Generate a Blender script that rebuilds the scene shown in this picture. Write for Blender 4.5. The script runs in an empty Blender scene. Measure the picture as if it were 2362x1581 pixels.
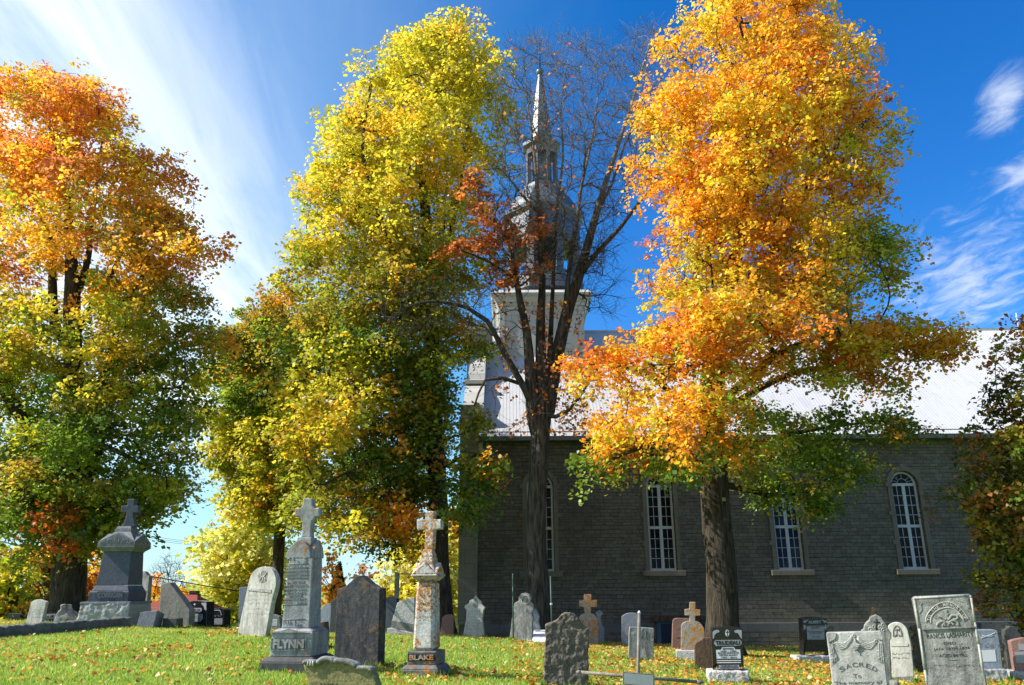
import bpy, bmesh, math, random
import numpy as np
from mathutils import Vector, Matrix, Euler, Quaternion, noise as mnoise

random.seed(7)
RNG = np.random.default_rng(7)
C = bpy.context.scene.collection
rad = math.radians

# ------------------------------------------------------------------ camera
F, CX, CY = 1815.6, 1181.0, 790.5            # focal length and centre in photo pixels
PITCH, ROLL = 17.0, 0.35
EYE = Vector((0, 0, 1.6))
MCAM = Matrix.Translation(EYE) @ Euler((rad(90 + PITCH), 0, 0)).to_matrix().to_4x4() @ Matrix.Rotation(rad(-ROLL), 4, 'Z')
M3 = MCAM.to_3x3()
cd = bpy.data.cameras.new('camera')
cd.sensor_width = 36; cd.lens = 36 * F / 2362; cd.clip_end = 4000; cd.clip_start = 0.1
cam = bpy.data.objects.new('camera', cd); C.objects.link(cam); cam.matrix_world = MCAM
bpy.context.scene.camera = cam

def ray(x, y):
    return M3 @ Vector(((x - CX) / F, -(y - CY) / F, -1))
def at(x, y, Y):
    d = ray(x, y); return EYE + d * (Y / d.y)
def crop(x0, y0, s):
    return lambda x, y: (x0 + x / s, y0 + y / s)
kA = crop(0, 1100, 3.26); kB = crop(500, 1100, 3.26); kC = crop(850, 1100, 3.26); kD = crop(1200, 1250, 4.686)
kE = crop(1600, 1250, 4.7375); kF = crop(1850, 1300, 4.576); kG = crop(630, 1280, 6.03); kH = crop(2090, 1360, 7.095)
kI = crop(1620, 1430, 10.386); kJ = crop(1830, 1410, 12.06); kK = crop(0, 1230, 7.127); kL = crop(320, 1240, 7.129)
kM = crop(740, 1270, 7.842); kN = crop(1890, 1400, 8.664)
DS = 1.00811                                   # full view -> photo pixels
kW = lambda x, y: (x * DS, y * DS)

# ------------------------------------------------------------------ terrain
TP = np.array([(-25, 0, .25), (0, 0, 0), (25, 0, -.3), (-4, 8, .1), (5, 9, -.15), (-11, 18, .45), (-18, 20, .5), (-13, 24, .5),
    (-6.3, 20, .35), (-4.2, 14.5, .15), (-1.6, 14.5, .05), (.5, 14, -.05), (-2, 27, -.05), (.5, 26, -.15), (4.2, 15.6, -.2),
    (4.2, 22, -.34), (9, 24, -.58), (8.6, 17.5, -.38), (-8, 26, .2), (-2.5, 38, -.85), (6, 38, -1.08), (16, 38, -1.29),
    (26, 38, -1.45), (-15, 34, .15), (-15, 42, -.4), (-30, 26, .3), (-12, 60, -2.2), (-45, 60, -2), (30, 60, -2.2), (40, 18, -.9), (18, 20, -.75),
    (-40, 5, .4), (40, 3, -.6)], float)
def _tps(r2):
    return np.where(r2 > 1e-9, r2 * np.log(np.maximum(r2, 1e-9)) * .5, 0)
def _fit():
    n = len(TP); P = np.c_[np.ones(n), TP[:, :2]]
    K = _tps(((TP[:, None, :2] - TP[None, :, :2]) ** 2).sum(-1)) + np.eye(n) * 3.0
    A = np.zeros((n + 3, n + 3)); A[:n, :n] = K; A[:n, n:] = P; A[n:, :n] = P.T
    return np.linalg.solve(A, np.r_[TP[:, 2], 0, 0, 0])
_W = _fit()
def terr(X, Y):
    X = np.atleast_1d(np.asarray(X, float)); Y = np.atleast_1d(np.asarray(Y, float))
    Xc = np.clip(X, -45, 40); Yc = np.clip(Y, -5, 60)
    r2 = (Xc[:, None] - TP[None, :, 0]) ** 2 + (Yc[:, None] - TP[None, :, 1]) ** 2
    z = _tps(r2) @ _W[:-3] + _W[-3] + _W[-2] * Xc + _W[-1] * Yc
    d = np.maximum(np.abs(X - Xc), np.abs(Y - Yc)); t = np.clip(d / 40, 0, 1); t = t * t * (3 - 2 * t)
    return z * (1 - t) + (-2.6) * t
def gz(x, y): return float(terr(x, y)[0])
def ground(x, y):
    d = ray(x, y); d = d / d.y
    Ys = np.arange(3, 70, .05)
    P = np.array(EYE)[None] + np.array(d)[None] * Ys[:, None]
    hit = np.nonzero(P[:, 2] < terr(P[:, 0], P[:, 1]))[0]
    i = hit[0] if len(hit) else len(Ys) - 1
    return Vector(P[i])

# ------------------------------------------------------------------ object helpers
WL = {}
def tag(o, label=None, cat=None, group=None, kind=None):
    if label: o['label'] = label
    if cat: o['category'] = cat
    if group: o['group'] = group
    if kind: o['kind'] = kind
    return o
def thing(name, loc, label, cat, group=None):
    o = bpy.data.objects.new(name, None); C.objects.link(o); o.location = loc
    o.empty_display_size = .2; WL[o.name] = Vector(loc)
    return tag(o, label, cat, group)
class MB:
    def __init__(s): s.v = []; s.f = []; s.sm = []
    def add(s, vs, fs, smooth=False):
        o = len(s.v); s.v += [tuple(v) for v in vs]; s.f += [tuple(i + o for i in f) for f in fs]; s.sm += [smooth] * len(fs); return s
    def box(s, lo, hi, M=None):
        (a, b, c), (d, e, f) = lo, hi
        vs = [(a, b, c), (d, b, c), (d, e, c), (a, e, c), (a, b, f), (d, b, f), (d, e, f), (a, e, f)]
        if M is not None: vs = [M @ Vector(v) for v in vs]
        return s.add(vs, [(0, 3, 2, 1), (4, 5, 6, 7), (0, 1, 5, 4), (1, 2, 6, 5), (2, 3, 7, 6), (3, 0, 4, 7)])
    def frustum(s, hw0, hw1, z0, z1, M, hd0=None, hd1=None, y0=0, y1=0):
        hd0 = hw0 if hd0 is None else hd0; hd1 = hw1 if hd1 is None else hd1
        vs = [(-hw0, -hd0 + y0, z0), (hw0, -hd0 + y0, z0), (hw0, hd0 + y0, z0), (-hw0, hd0 + y0, z0),
              (-hw1, -hd1 + y1, z1), (hw1, -hd1 + y1, z1), (hw1, hd1 + y1, z1), (-hw1, hd1 + y1, z1)]
        return s.add([M @ Vector(v) for v in vs], [(0, 3, 2, 1), (4, 5, 6, 7), (0, 1, 5, 4), (1, 2, 6, 5), (2, 3, 7, 6), (3, 0, 4, 7)])
    def prism(s, front, back, smooth=False):
        n = len(front); fs = [tuple(range(n)), tuple(range(2 * n - 1, n - 1, -1))]
        fs += [(i, i + n, (i + 1) % n + n, (i + 1) % n) for i in range(n)]
        return s.add(list(front) + list(back), fs, smooth)
    def tube(s, pts, rs, n=6, cap=True):
        pts = [Vector(p) for p in pts]
        if not hasattr(rs, '__len__'): rs = [rs] * len(pts)
        vs = []; fs = []; up = None
        for i, p in enumerate(pts):
            t = (pts[min(i + 1, len(pts) - 1)] - pts[max(i - 1, 0)])
            t = t.normalized() if t.length > 1e-9 else Vector((0, 0, 1))
            if up is None: up = t.orthogonal().normalized()
            up = (up - t * up.dot(t)); up = up.normalized() if up.length > 1e-6 else t.orthogonal().normalized()
            w = t.cross(up)
            for k in range(n):
                a = 2 * math.pi * k / n; vs.append(p + (up * math.cos(a) + w * math.sin(a)) * rs[i])
        for i in range(len(pts) - 1):
            for k in range(n):
                fs.append((i * n + k, i * n + (k + 1) % n, (i + 1) * n + (k + 1) % n, (i + 1) * n + k))
        if cap: fs += [tuple(range(n - 1, -1, -1)), tuple(range((len(pts) - 1) * n, len(pts) * n))]
        return s.add(vs, fs, True)
    def lathe(s, prof, c, n=8, rot=0, smooth=False, sx=1, sy=1):
        vs = []; fs = []
        for r, z in prof:
            for k in range(n):
                a = 2 * math.pi * k / n + rot; vs.append((c[0] + r * math.cos(a) * sx, c[1] + r * math.sin(a) * sy, c[2] + z))
        for i in range(len(prof) - 1):
            for k in range(n):
                fs.append((i * n + k, i * n + (k + 1) % n, (i + 1) * n + (k + 1) % n, (i + 1) * n + k))
        fs += [tuple(range(n - 1, -1, -1)), tuple(range((len(prof) - 1) * n, len(prof) * n))]
        return s.add(vs, fs, smooth)
    def build(s, name, mat, parent=None, origin=None, bevel=0, segs=2, rough=None):
        me = bpy.data.meshes.new(name)
        w = WL[parent.name] if parent is not None else Vector(origin if origin is not None else (0, 0, 0))
        me.from_pydata([(v[0] - w[0], v[1] - w[1], v[2] - w[2]) for v in s.v], [], s.f)
        bm = bmesh.new(); bm.from_mesh(me); bmesh.ops.recalc_face_normals(bm, faces=bm.faces); bm.to_mesh(me); bm.free()
        me.polygons.foreach_set('use_smooth', s.sm)
        me.materials.append(mat)
        o = bpy.data.objects.new(name, me); C.objects.link(o)
        if parent is not None: o.parent = parent
        else: o.location = w
        WL[o.name] = w
        if rough:                                   # voxel remesh + noise displacement: rock-faced or weathered stone
            voxel, amp, scale = rough[:3]
            md = o.modifiers.new('r', 'REMESH'); md.mode = 'VOXEL'; md.voxel_size = voxel
            dg = bpy.context.evaluated_depsgraph_get(); m2 = bpy.data.meshes.new_from_object(o.evaluated_get(dg))
            o.modifiers.clear(); o.data = m2; m2.name = name
            if not m2.materials: m2.materials.append(mat)
            n = len(m2.vertices); co = np.empty(n * 3); no = np.empty(n * 3)
            m2.vertices.foreach_get('co', co); m2.vertices.foreach_get('normal', no)
            co = co.reshape(-1, 3); no = no.reshape(-1, 3); off = random.random() * 50
            d = np.array([mnoise.noise(Vector(c) * scale + Vector((off, 0, 0))) + .5 * mnoise.noise(Vector(c) * scale * 2.3 + Vector((off, 9, 0)))
                          + .3 * mnoise.noise(Vector(c) * scale * 5 + Vector((off, 9, 4))) for c in co])
            if len(rough) > 3: d = np.round(d * 2.2) / 2.2 * .6 + d * .4
            co += no * (d * amp)[:, None]
            m2.vertices.foreach_set('co', co.ravel()); m2.polygons.foreach_set('use_smooth', [True] * len(m2.polygons)); m2.update()
        if bevel:
            md = o.modifiers.new('b', 'BEVEL'); md.width = bevel; md.segments = segs; md.limit_method = 'ANGLE'; md.angle_limit = rad(38)
        return o
def raw_mesh(name, V, Fq, mat, parent=None, origin=None, colors=None, tri=False, smooth=False):
    """big numpy mesh: V (n,3), Fq (m,k)"""
    me = bpy.data.meshes.new(name)
    w = np.array(WL[parent.name]) if parent is not None else np.array(origin if origin is not None else (0, 0, 0), float)
    V = np.asarray(V, np.float32) - w.astype(np.float32); k = Fq.shape[1]; m = len(Fq)
    me.vertices.add(len(V)); me.vertices.foreach_set('co', V.ravel())
    me.loops.add(m * k); me.loops.foreach_set('vertex_index', Fq.astype(np.int32).ravel())
    me.polygons.add(m); me.polygons.foreach_set('loop_start', np.arange(0, m * k, k, dtype=np.int32))
    if colors is not None:
        a = me.attributes.new('tint', 'FLOAT_COLOR', 'POINT')
        a.data.foreach_set('color', np.c_[colors, np.ones(len(colors))].astype(np.float32).ravel())
    me.update(calc_edges=True); me.validate()
    if smooth: me.polygons.foreach_set('use_smooth', [True] * m)
    me.materials.append(mat)
    o = bpy.data.objects.new(name, me); C.objects.link(o)
    if parent is not None: o.parent = parent
    else: o.location = tuple(w)
    WL[o.name] = Vector(w)
    return o

# ------------------------------------------------------------------ materials
class NT:
    def __init__(s, nt): s.nt = nt
    def n(s, t, ins=None, **kw):
        nd = s.nt.nodes.new(t)
        for k, v in kw.items(): setattr(nd, k, v)
        for k, v in (ins or {}).items():
            if hasattr(v, 'is_output'): s.nt.links.new(v, nd.inputs[k])
            else: nd.inputs[k].default_value = v
        return nd
    def m(s, op, a, b=0.0, c=0.0, clamp=False):
        nd = s.nt.nodes.new('ShaderNodeMath'); nd.operation = op; nd.use_clamp = clamp
        for i, v in enumerate((a, b, c)):
            if hasattr(v, 'is_output'): s.nt.links.new(v, nd.inputs[i])
            else: nd.inputs[i].default_value = v
        return nd.outputs[0]
    def mix(s, f, a, b, mode='MIX'):
        nd = s.nt.nodes.new('ShaderNodeMix'); nd.data_type = 'RGBA'; nd.blend_type = mode
        for i, v in ((0, f), (6, a), (7, b)):
            if hasattr(v, 'is_output'): s.nt.links.new(v, nd.inputs[i])
            elif i == 0: nd.inputs[0].default_value = v
            else: nd.inputs[i].default_value = (*v, 1) if len(v) == 3 else v
        return nd.outputs[2]
    def noise(s, vec, scale, detail=4, rough=.55, dist=0):
        return s.n('ShaderNodeTexNoise', {'Vector': vec, 'Scale': scale, 'Detail': detail, 'Roughness': rough, 'Distortion': dist}).outputs['Fac']
    def step(s, x, a, b):
        nd = s.n('ShaderNodeMapRange', {'Value': x, 'From Min': a, 'From Max': b}); nd.interpolation_type = 'SMOOTHSTEP'; return nd.outputs[0]
    def scale(s, vec, sc):
        return s.n('ShaderNodeMapping', {'Vector': vec, 'Scale': sc}).outputs[0]
    def bump(s, h, strength, dist, normal=None):
        ins = {'Height': h, 'Strength': strength, 'Distance': dist}
        if normal is not None: ins['Normal'] = normal
        return s.n('ShaderNodeBump', ins).outputs[0]
def new_mat(name):
    m = bpy.data.materials.new(name); m.use_nodes = True; m.node_tree.nodes.clear(); return m, NT(m.node_tree)
def finish(t, col, rough=.8, normal=None, spec=.3, metallic=0):
    p = t.n('ShaderNodeBsdfPrincipled', {'Roughness': rough, 'Metallic': metallic, 'Specular IOR Level': spec})
    if hasattr(col, 'is_output'): t.nt.links.new(col, p.inputs['Base Color'])
    else: p.inputs['Base Color'].default_value = (*col, 1)
    if normal is not None: t.nt.links.new(normal, p.inputs['Normal'])
    o = t.n('ShaderNodeOutputMaterial'); t.nt.links.new(p.outputs[0], o.inputs[0])
def plain(name, col, rough=.6, spec=.3, metallic=0, var=.15, nscale=12):
    m, t = new_mat(name); v = t.n('ShaderNodeTexCoord').outputs['Object']
    f = t.noise(v, nscale, 5)
    c = t.mix(f, [c * (1 - var) for c in col], [min(1, c * (1 + var)) for c in col])
    finish(t, c, rough, t.bump(f, .15, .01), spec, metallic); return m
def stone(name, base, dark, light=None, stain=.5, streak=.5, lichen=0, lich_col=(.42, .13, .01), bump=.4, rough=.85, speck=.15, lscale=7, spec=.25, pit=0):
    """weathered stone: blotches, rain streaks, lichen patches, grain"""
    m, t = new_mat(name); g = t.n('ShaderNodeTexCoord').outputs['Object']
    light = light or [min(1, c * 1.25) for c in base]
    n1 = t.noise(g, 2.2, 6, .62, .6); n2 = t.noise(t.scale(g, (9, 9, 1.1)), 1.0, 5, .6, .3); n3 = t.noise(g, 42, 5, .7); n4 = t.noise(g, 11, 5, .65)
    c = t.mix(t.step(n4, .35, .7), base, light)
    c = t.mix(t.m('MULTIPLY', t.step(n1, .42, .68), stain), c, dark)
    c = t.mix(t.m('MULTIPLY', t.step(n2, .45, .7), streak), c, dark)
    c = t.mix(speck * 2, c, t.mix(t.step(n3, .3, .7), [x * .45 for x in base], [min(1, x * 1.5) for x in base]))
    if lichen:
        l1 = t.noise(g, lscale, 6, .72, .4); l2 = t.noise(g, 1.6, 3)
        lf = t.step(t.m('ADD', l1, t.m('MULTIPLY', t.m('SUBTRACT', l2, .5), .5)), .74 - lichen * .3, .80 - lichen * .3)
        c = t.mix(lf, c, t.mix(n3, [x * .6 for x in lich_col], [min(1, x * 1.4) for x in lich_col]))
        p1 = t.noise(g, lscale * 1.7, 5, .7)
        c = t.mix(t.m('MULTIPLY', t.step(p1, .66, .72), .7), c, (.62, .62, .57))
    h = t.m('ADD', t.m('MULTIPLY', n3, .5), t.m('MULTIPLY', n4, 1.0))
    nrm = t.bump(h, bump, .02)
    finish(t, c, rough, nrm, spec); return m
def leafmat(name, trans=.55, gloss=.03):
    m, t = new_mat(name)
    a = t.n('ShaderNodeAttribute', attribute_name='tint').outputs['Color']
    d = t.n('ShaderNodeBsdfDiffuse', {'Color': a}); tr = t.n('ShaderNodeBsdfTranslucent', {'Color': t.mix(.35, a, a, 'ADD')})
    x = t.n('ShaderNodeMixShader', {0: trans}); t.nt.links.new(d.outputs[0], x.inputs[1]); t.nt.links.new(tr.outputs[0], x.inputs[2])
    gl = t.n('ShaderNodeBsdfGlossy', {'Roughness': .45, 'Color': (.9, .9, .9, 1)}); y = t.n('ShaderNodeMixShader', {0: gloss})
    t.nt.links.new(x.outputs[0], y.inputs[1]); t.nt.links.new(gl.outputs[0], y.inputs[2])
    o = t.n('ShaderNodeOutputMaterial'); t.nt.links.new(y.outputs[0], o.inputs[0]); return m
def barkmat(name, c0, c1, moss=0, twig=0):
    m, t = new_mat(name); g = t.n('ShaderNodeTexCoord').outputs['Object']
    n = t.noise(t.scale(g, (7, 7, 1.0)), 1.6, 6, .65, .5); n2 = t.noise(g, 1.3, 4); n3 = t.noise(t.scale(g, (20, 20, 5)), 1.5, 4)
    c = t.mix(t.step(n, .35, .65), c0, c1); c = t.mix(t.m('MULTIPLY', t.step(n2, .5, .7), .5), c, [x * .55 for x in c1])
    if moss: c = t.mix(t.m('MULTIPLY', t.step(t.noise(g, 3, 5), .6, .7), moss), c, (.16, .13, .03))
    if twig: c = t.mix(t.step(t.n('ShaderNodeSeparateXYZ', {0: g}).outputs[2], 14.0, 20.0), c, t.mix(n, (.11, .10, .10), (.27, .25, .25)))   # paler young wood up high, with the sun on the twigs painted in
    finish(t, c, .9, t.bump(t.m('ADD', n, t.m('MULTIPLY', n3, .35)), 1.0, .09), .15); return m

MT = {}
MT['leaf'] = leafmat('maple_leaf'); MT['oakleaf'] = leafmat('oak_leaf', .35, .015); MT['needle'] = leafmat('needle', .2, .03)
MT['litter'] = leafmat('fallen_leaf', .25, .03); MT['grass'] = leafmat('grass_blade', .4, .03)
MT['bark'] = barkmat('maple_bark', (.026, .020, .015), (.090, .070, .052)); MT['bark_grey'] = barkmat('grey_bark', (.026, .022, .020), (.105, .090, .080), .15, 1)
MT['bark_r'] = barkmat('mossy_bark', (.020, .017, .013), (.082, .066, .050), .5)
MT['marble'] = stone('white_marble', (.40, .39, .355), (.075, .075, .07), (.56, .55, .50), .55, .7, bump=.35)
MT['marble_clean'] = stone('pale_marble', (.49, .47, .41), (.14, .135, .12), (.62, .60, .53), .45, .5, bump=.3)
MT['marble_dirty'] = stone('stained_marble', (.22, .22, .205), (.035, .035, .033), (.42, .42, .40), .75, .8, bump=.8)
MT['marble_carved'] = stone('carved_marble', (.34, .335, .32), (.08, .08, .08), (.50, .49, .47), .5, .75, bump=.6)
MT['grey'] = stone('grey_granite', (.17, .178, .19), (.06, .062, .068), (.27, .275, .285), .5, .4, bump=.35)
MT['bluegrey'] = stone('blue_grey_granite', (.060, .072, .098), (.025, .03, .042), (.10, .115, .145), .4, .3, bump=.25, rough=.6)
MT['blue_marble'] = stone('blue_marble', (.20, .225, .28), (.08, .095, .125), (.30, .33, .38), .4, .4, bump=.3)
MT['flynn'] = stone('lichened_grey_marble', (.28, .29, .295), (.06, .06, .058), (.40, .41, .41), .5, .65, .55, (.34, .16, .04), .5, lscale=14)
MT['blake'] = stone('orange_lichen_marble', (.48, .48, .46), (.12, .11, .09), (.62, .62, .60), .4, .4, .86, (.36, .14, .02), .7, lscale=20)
MT['lichen'] = stone('orange_lichen_stone', (.26, .25, .23), (.09, .085, .08), (.36, .35, .33), .4, .3, .88, (.40, .15, .03), .7, lscale=14)
MT['goldlichen'] = stone('gold_lichen_stone', (.28, .27, .24), (.10, .09, .08), (.36, .35, .33), .4, .3, .84, (.38, .17, .03), .7, lscale=13)
MT['slab'] = stone('dark_stained_slab', (.038, .045, .054), (.010, .012, .015), (.10, .10, .095), .6, .85, .62, (.13, .085, .05), .6, lscale=12)
MT['concrete'] = stone('grey_concrete', (.20, .195, .17), (.07, .07, .065), (.30, .29, .25), .5, .75, bump=.7)
MT['rough_brown'] = stone('flaking_fieldstone', (.12, .10, .082), (.018, .016, .015), (.27, .235, .19), .8, .3, .3, (.26, .15, .06), 1.0, speck=.3)
MT['rockface'] = stone('rock_faced_granite', (.33, .33, .31), (.10, .10, .10), (.46, .46, .43), .4, .2, bump=.9, speck=.3)
MT['palegranite'] = stone('pale_granite', (.46, .44, .42), (.2, .19, .19), (.62, .6, .57), .4, .2, .3, (.4, .16, .04), .9, speck=.45)
MT['kerb'] = stone('mossy_kerb_stone', (.12, .12, .11), (.018, .02, .018), (.26, .26, .24), .7, .3, bump=1.0, speck=.3)
MT['black'] = stone('black_granite', (.012, .012, .013), (.006, .006, .006), (.02, .02, .021), .3, .1, bump=.05, rough=.22, speck=.1, spec=.5)
MT['darkbase'] = stone('dark_granite', (.06, .06, .06), (.02, .02, .02), (.1, .1, .1), .4, .3, bump=.3, rough=.6)
MT['pink'] = stone('pink_granite', (.25, .14, .12), (.10, .06, .055), (.33, .2, .17), .4, .3, bump=.3, rough=.5, speck=.3)
MT['brown'] = stone('brown_stained_stone', (.10, .06, .04), (.03, .02, .016), (.17, .10, .065), .5, .8, bump=.6)
MT['scroll'] = stone('yellow_green_lichened_face', (.20, .18, .075), (.04, .04, .025), (.32, .285, .12), .5, .5, bump=.7, speck=.3)
MT['letter_dark'] = plain('blackened_letter', (.03, .03, .03), .8)
MT['letter_shade'] = plain('sooty_letter', (.085, .085, .082), .85)  # dark grey puts the shade inside incised letters into the colour
MT['letter_mid'] = plain('worn_letter', (.17, .17, .17), .85)
MT['letter_pale'] = plain('weathered_letter', (.25, .26, .265), .85)
MT['letter_light'] = plain('frosted_letter', (.45, .46, .48), .8)
MT['panel_white'] = plain('frosted_panel', (.55, .56, .58), .8, nscale=60)
MT['panel_grey'] = plain('grey_panel', (.28, .29, .31), .8, nscale=60)
MT['tin'] = plain('white_painted_metal', (.66, .67, .68), .5)
MT['rustpipe'] = stone('rusty_grey_pipe', (.20, .17, .14), (.06, .045, .035), (.36, .33, .29), .6, .3, bump=.4)
MT['plaque'] = plain('painted_plaque', (.42, .45, .43), .5, var=.2, nscale=8)
MT['greenpost'] = plain('green_steel', (.045, .085, .065), .5)
MT['wood'] = stone('grey_wood', (.3, .28, .25), (.12, .11, .1), None, .4, .6, bump=.4)
MT['wire'] = plain('cable', (.02, .02, .02), .6)
MT['iron'] = plain('black_iron', (.018, .018, .018), .5)
# ------------------------------------------------------------------ sun, sky
SUN_EL, SUN_AZ = 40.0, 4.5          # elevation; degrees towards the camera side of straight left
to_sun = Vector((-math.cos(rad(SUN_AZ)) * math.cos(rad(SUN_EL)), -math.sin(rad(SUN_AZ)) * math.cos(rad(SUN_EL)), math.sin(rad(SUN_EL))))
sl = bpy.data.lights.new('sun', 'SUN'); sl.energy = 4.8; sl.angle = rad(.5); sl.color = (1, .95, .86)
so = bpy.data.objects.new('sun', sl); C.objects.link(so); so.rotation_euler = (-to_sun).to_track_quat('-Z', 'Y').to_euler(); so.location = to_sun * 60
W = bpy.data.worlds.new('World'); bpy.context.scene.world = W; W.use_nodes = True; W.node_tree.nodes.clear()
t = NT(W.node_tree)
sky = t.n('ShaderNodeTexSky', sky_type='NISHITA'); sky.sun_disc = False; sky.sun_elevation = rad(SUN_EL)
sky.sun_rotation = math.atan2(to_sun.x, to_sun.y); sky.air_density = 1.0; sky.dust_density = .0; sky.ozone_density = 2.2
hs = t.n('ShaderNodeHueSaturation', {'Color': sky.outputs[0], 'Saturation': 1.4, 'Value': 1.0, 'Hue': .5})
dv = t.n('ShaderNodeTexCoord').outputs['Generated']
sp = t.n('ShaderNodeSeparateXYZ', {0: dv}); zz = t.m('MAXIMUM', sp.outputs[2], .06)
px = t.m('DIVIDE', sp.outputs[0], zz); py = t.m('DIVIDE', sp.outputs[1], zz)
# cirrus: a long band of streaks to the left, seen on a flat layer overhead
sx = t.m('ADD', px, t.m('MULTIPLY', py, .10))
cv = t.n('ShaderNodeCombineXYZ', {0: t.m('MULTIPLY', sx, 3.2), 1: t.m('MULTIPLY', t.m('SUBTRACT', py, t.m('MULTIPLY', px, .2)), .75), 2: .0}).outputs[0]
s1 = t.noise(cv, 1.0, 7, .62, .5)
cv2 = t.n('ShaderNodeCombineXYZ', {0: t.m('MULTIPLY', sx, 11), 1: t.m('MULTIPLY', py, 1.6), 2: 3.0}).outputs[0]
s2 = t.noise(cv2, 1.0, 5, .6, .4)
big = t.noise(t.n('ShaderNodeCombineXYZ', {0: px, 1: py, 2: 7.}).outputs[0], .9, 3)
edge = t.m('ADD', sx, t.m('MULTIPLY', t.m('SUBTRACT', s1, .5), .55))
mask = t.m('MULTIPLY', t.step(edge, -.12, -.70), t.step(px, -5.5, -2.6))
lowfade = t.step(sp.outputs[2], .06, .22)
den = t.step(t.m('ADD', t.m('MULTIPLY', s1, .72), t.m('MULTIPLY', s2, .36)), .34, .72)
cir = t.m('MULTIPLY', mask, t.m('ADD', .42, t.m('MULTIPLY', den, .50)), clamp=True)
veil = t.m('MULTIPLY', t.step(edge, .35, -.75), .30)
cir = t.m('MULTIPLY', t.m('MAXIMUM', cir, veil), lowfade)
# small ragged cumulus to the right
def blob(cx_, cy_, ang, rx, ry):
    ca, sa = math.cos(ang), math.sin(ang); dx = t.m('SUBTRACT', px, cx_); dy = t.m('SUBTRACT', py, cy_)
    a = t.m('DIVIDE', t.m('ADD', t.m('MULTIPLY', dx, ca), t.m('MULTIPLY', dy, sa)), rx)
    b = t.m('DIVIDE', t.m('SUBTRACT', t.m('MULTIPLY', dy, ca), t.m('MULTIPLY', dx, sa)), ry)
    return t.m('SQRT', t.m('ADD', t.m('MULTIPLY', a, a), t.m('MULTIPLY', b, b)))
cc = t.n('ShaderNodeCombineXYZ', {0: t.m('MULTIPLY', px, 6.0), 1: t.m('MULTIPLY', py, 3.2), 2: 1.5}).outputs[0]
cn = t.noise(cc, 1.7, 8, .62, .6)
d0 = t.m('MINIMUM', blob(1.62, 2.62, 1.15, .75, .26), t.m('MINIMUM', blob(1.08, 1.50, 1.2, .17, .06), blob(1.36, 1.83, 1.1, .26, .10)))
cum = t.step(t.m('SUBTRACT', cn, t.m('MULTIPLY', t.m('SUBTRACT', d0, .62), .30)), .36, .86)
cum = t.m('MULTIPLY', cum, t.step(d0, 1.7, .8))
cl = t.m('MAXIMUM', cir, t.m('MULTIPLY', cum, .72))
ccol = t.mix(t.step(sx, .2, -.9), (4.4, 4.8, 5.4), (6.0, 6.3, 6.7))
lowz = t.step(sp.outputs[2], .30, .0)
base = t.mix(1.0, hs.outputs[0], t.mix(t.step(px, .5, -.7), (.66, .82, 1.04), (.84, 1.10, 1.04)), 'MULTIPLY')
base = t.mix(t.m('MULTIPLY', lowz, .75), base, (2.3, 3.6, 5.0))
skyc = t.mix(cl, base, ccol)
bg = t.n('ShaderNodeBackground', {'Color': skyc, 'Strength': .118}); wo = t.n('ShaderNodeOutputWorld'); W.node_tree.links.new(bg.outputs[0], wo.inputs[0])
vs_ = bpy.context.scene.view_settings; vs_.view_transform = 'Standard'; vs_.look = 'None'; vs_.exposure = .85; vs_.gamma = 1

# ------------------------------------------------------------------ ground
def grid_axis(lo, hi, inner_lo, inner_hi, step):
    a = np.arange(inner_lo, inner_hi + 1e-6, step)
    far = np.array([4, 10, 20, 40, 90, 200, 500, 1200, 2500.])
    return np.r_[(inner_lo - far)[::-1], a, inner_hi + far]
gx = grid_axis(0, 0, -32, 34, .5); gy = grid_axis(0, 0, -4, 62, .5)
GX, GY = np.meshgrid(gx, gy); GZ = terr(GX.ravel(), GY.ravel())
rngn = np.random.default_rng(3)
V = np.c_[GX.ravel(), GY.ravel(), GZ]
nx, ny = len(gx), len(gy); I = np.arange(nx * ny).reshape(ny, nx)
Q = np.stack([I[:-1, :-1].ravel(), I[:-1, 1:].ravel(), I[1:, 1:].ravel(), I[1:, :-1].ravel()], 1)
m, t = new_mat('lawn'); g = t.n('ShaderNodeTexCoord').outputs['Object']
a = t.noise(g, .35, 4); b = t.noise(g, 2.5, 5); c_ = t.noise(g, 30, 4, .7)
col = t.mix(t.step(a, .35, .65), (.20, .30, .038), (.28, .35, .055)); col = t.mix(t.m('MULTIPLY', t.step(b, .5, .75), .5), col, (.24, .20, .06))
col = t.mix(t.m('MULTIPLY', t.step(c_, .45, .7), .5), col, (.15, .22, .028))
finish(t, col, .95, t.bump(c_, .8, .05), .1); MT['lawn'] = m
gr = raw_mesh('ground', V, Q, m, smooth=True); tag(gr, kind='structure')

def leaf_quads(P, N, size, rng, wid=.85, fold=.12):
    """kite shaped leaves at P facing N"""
    n = len(P); N = N / np.linalg.norm(N, axis=1, keepdims=True)
    r = rng.normal(size=(n, 3)); U = r - (r * N).sum(1, keepdims=True) * N; U /= np.linalg.norm(U, axis=1, keepdims=True); Wd = np.cross(N, U)
    s = size[:, None]
    v0 = P - U * s * .5; v2 = P + U * s * .5; bend = N * s * fold
    v1 = P + Wd * s * wid * .5 + bend + U * s * .05; v3 = P - Wd * s * wid * .5 + bend + U * s * .05
    V = np.stack([v0, v1, v2, v3], 1).reshape(-1, 3); Q = np.arange(4 * n).reshape(-1, 4); return V, Q
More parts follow.
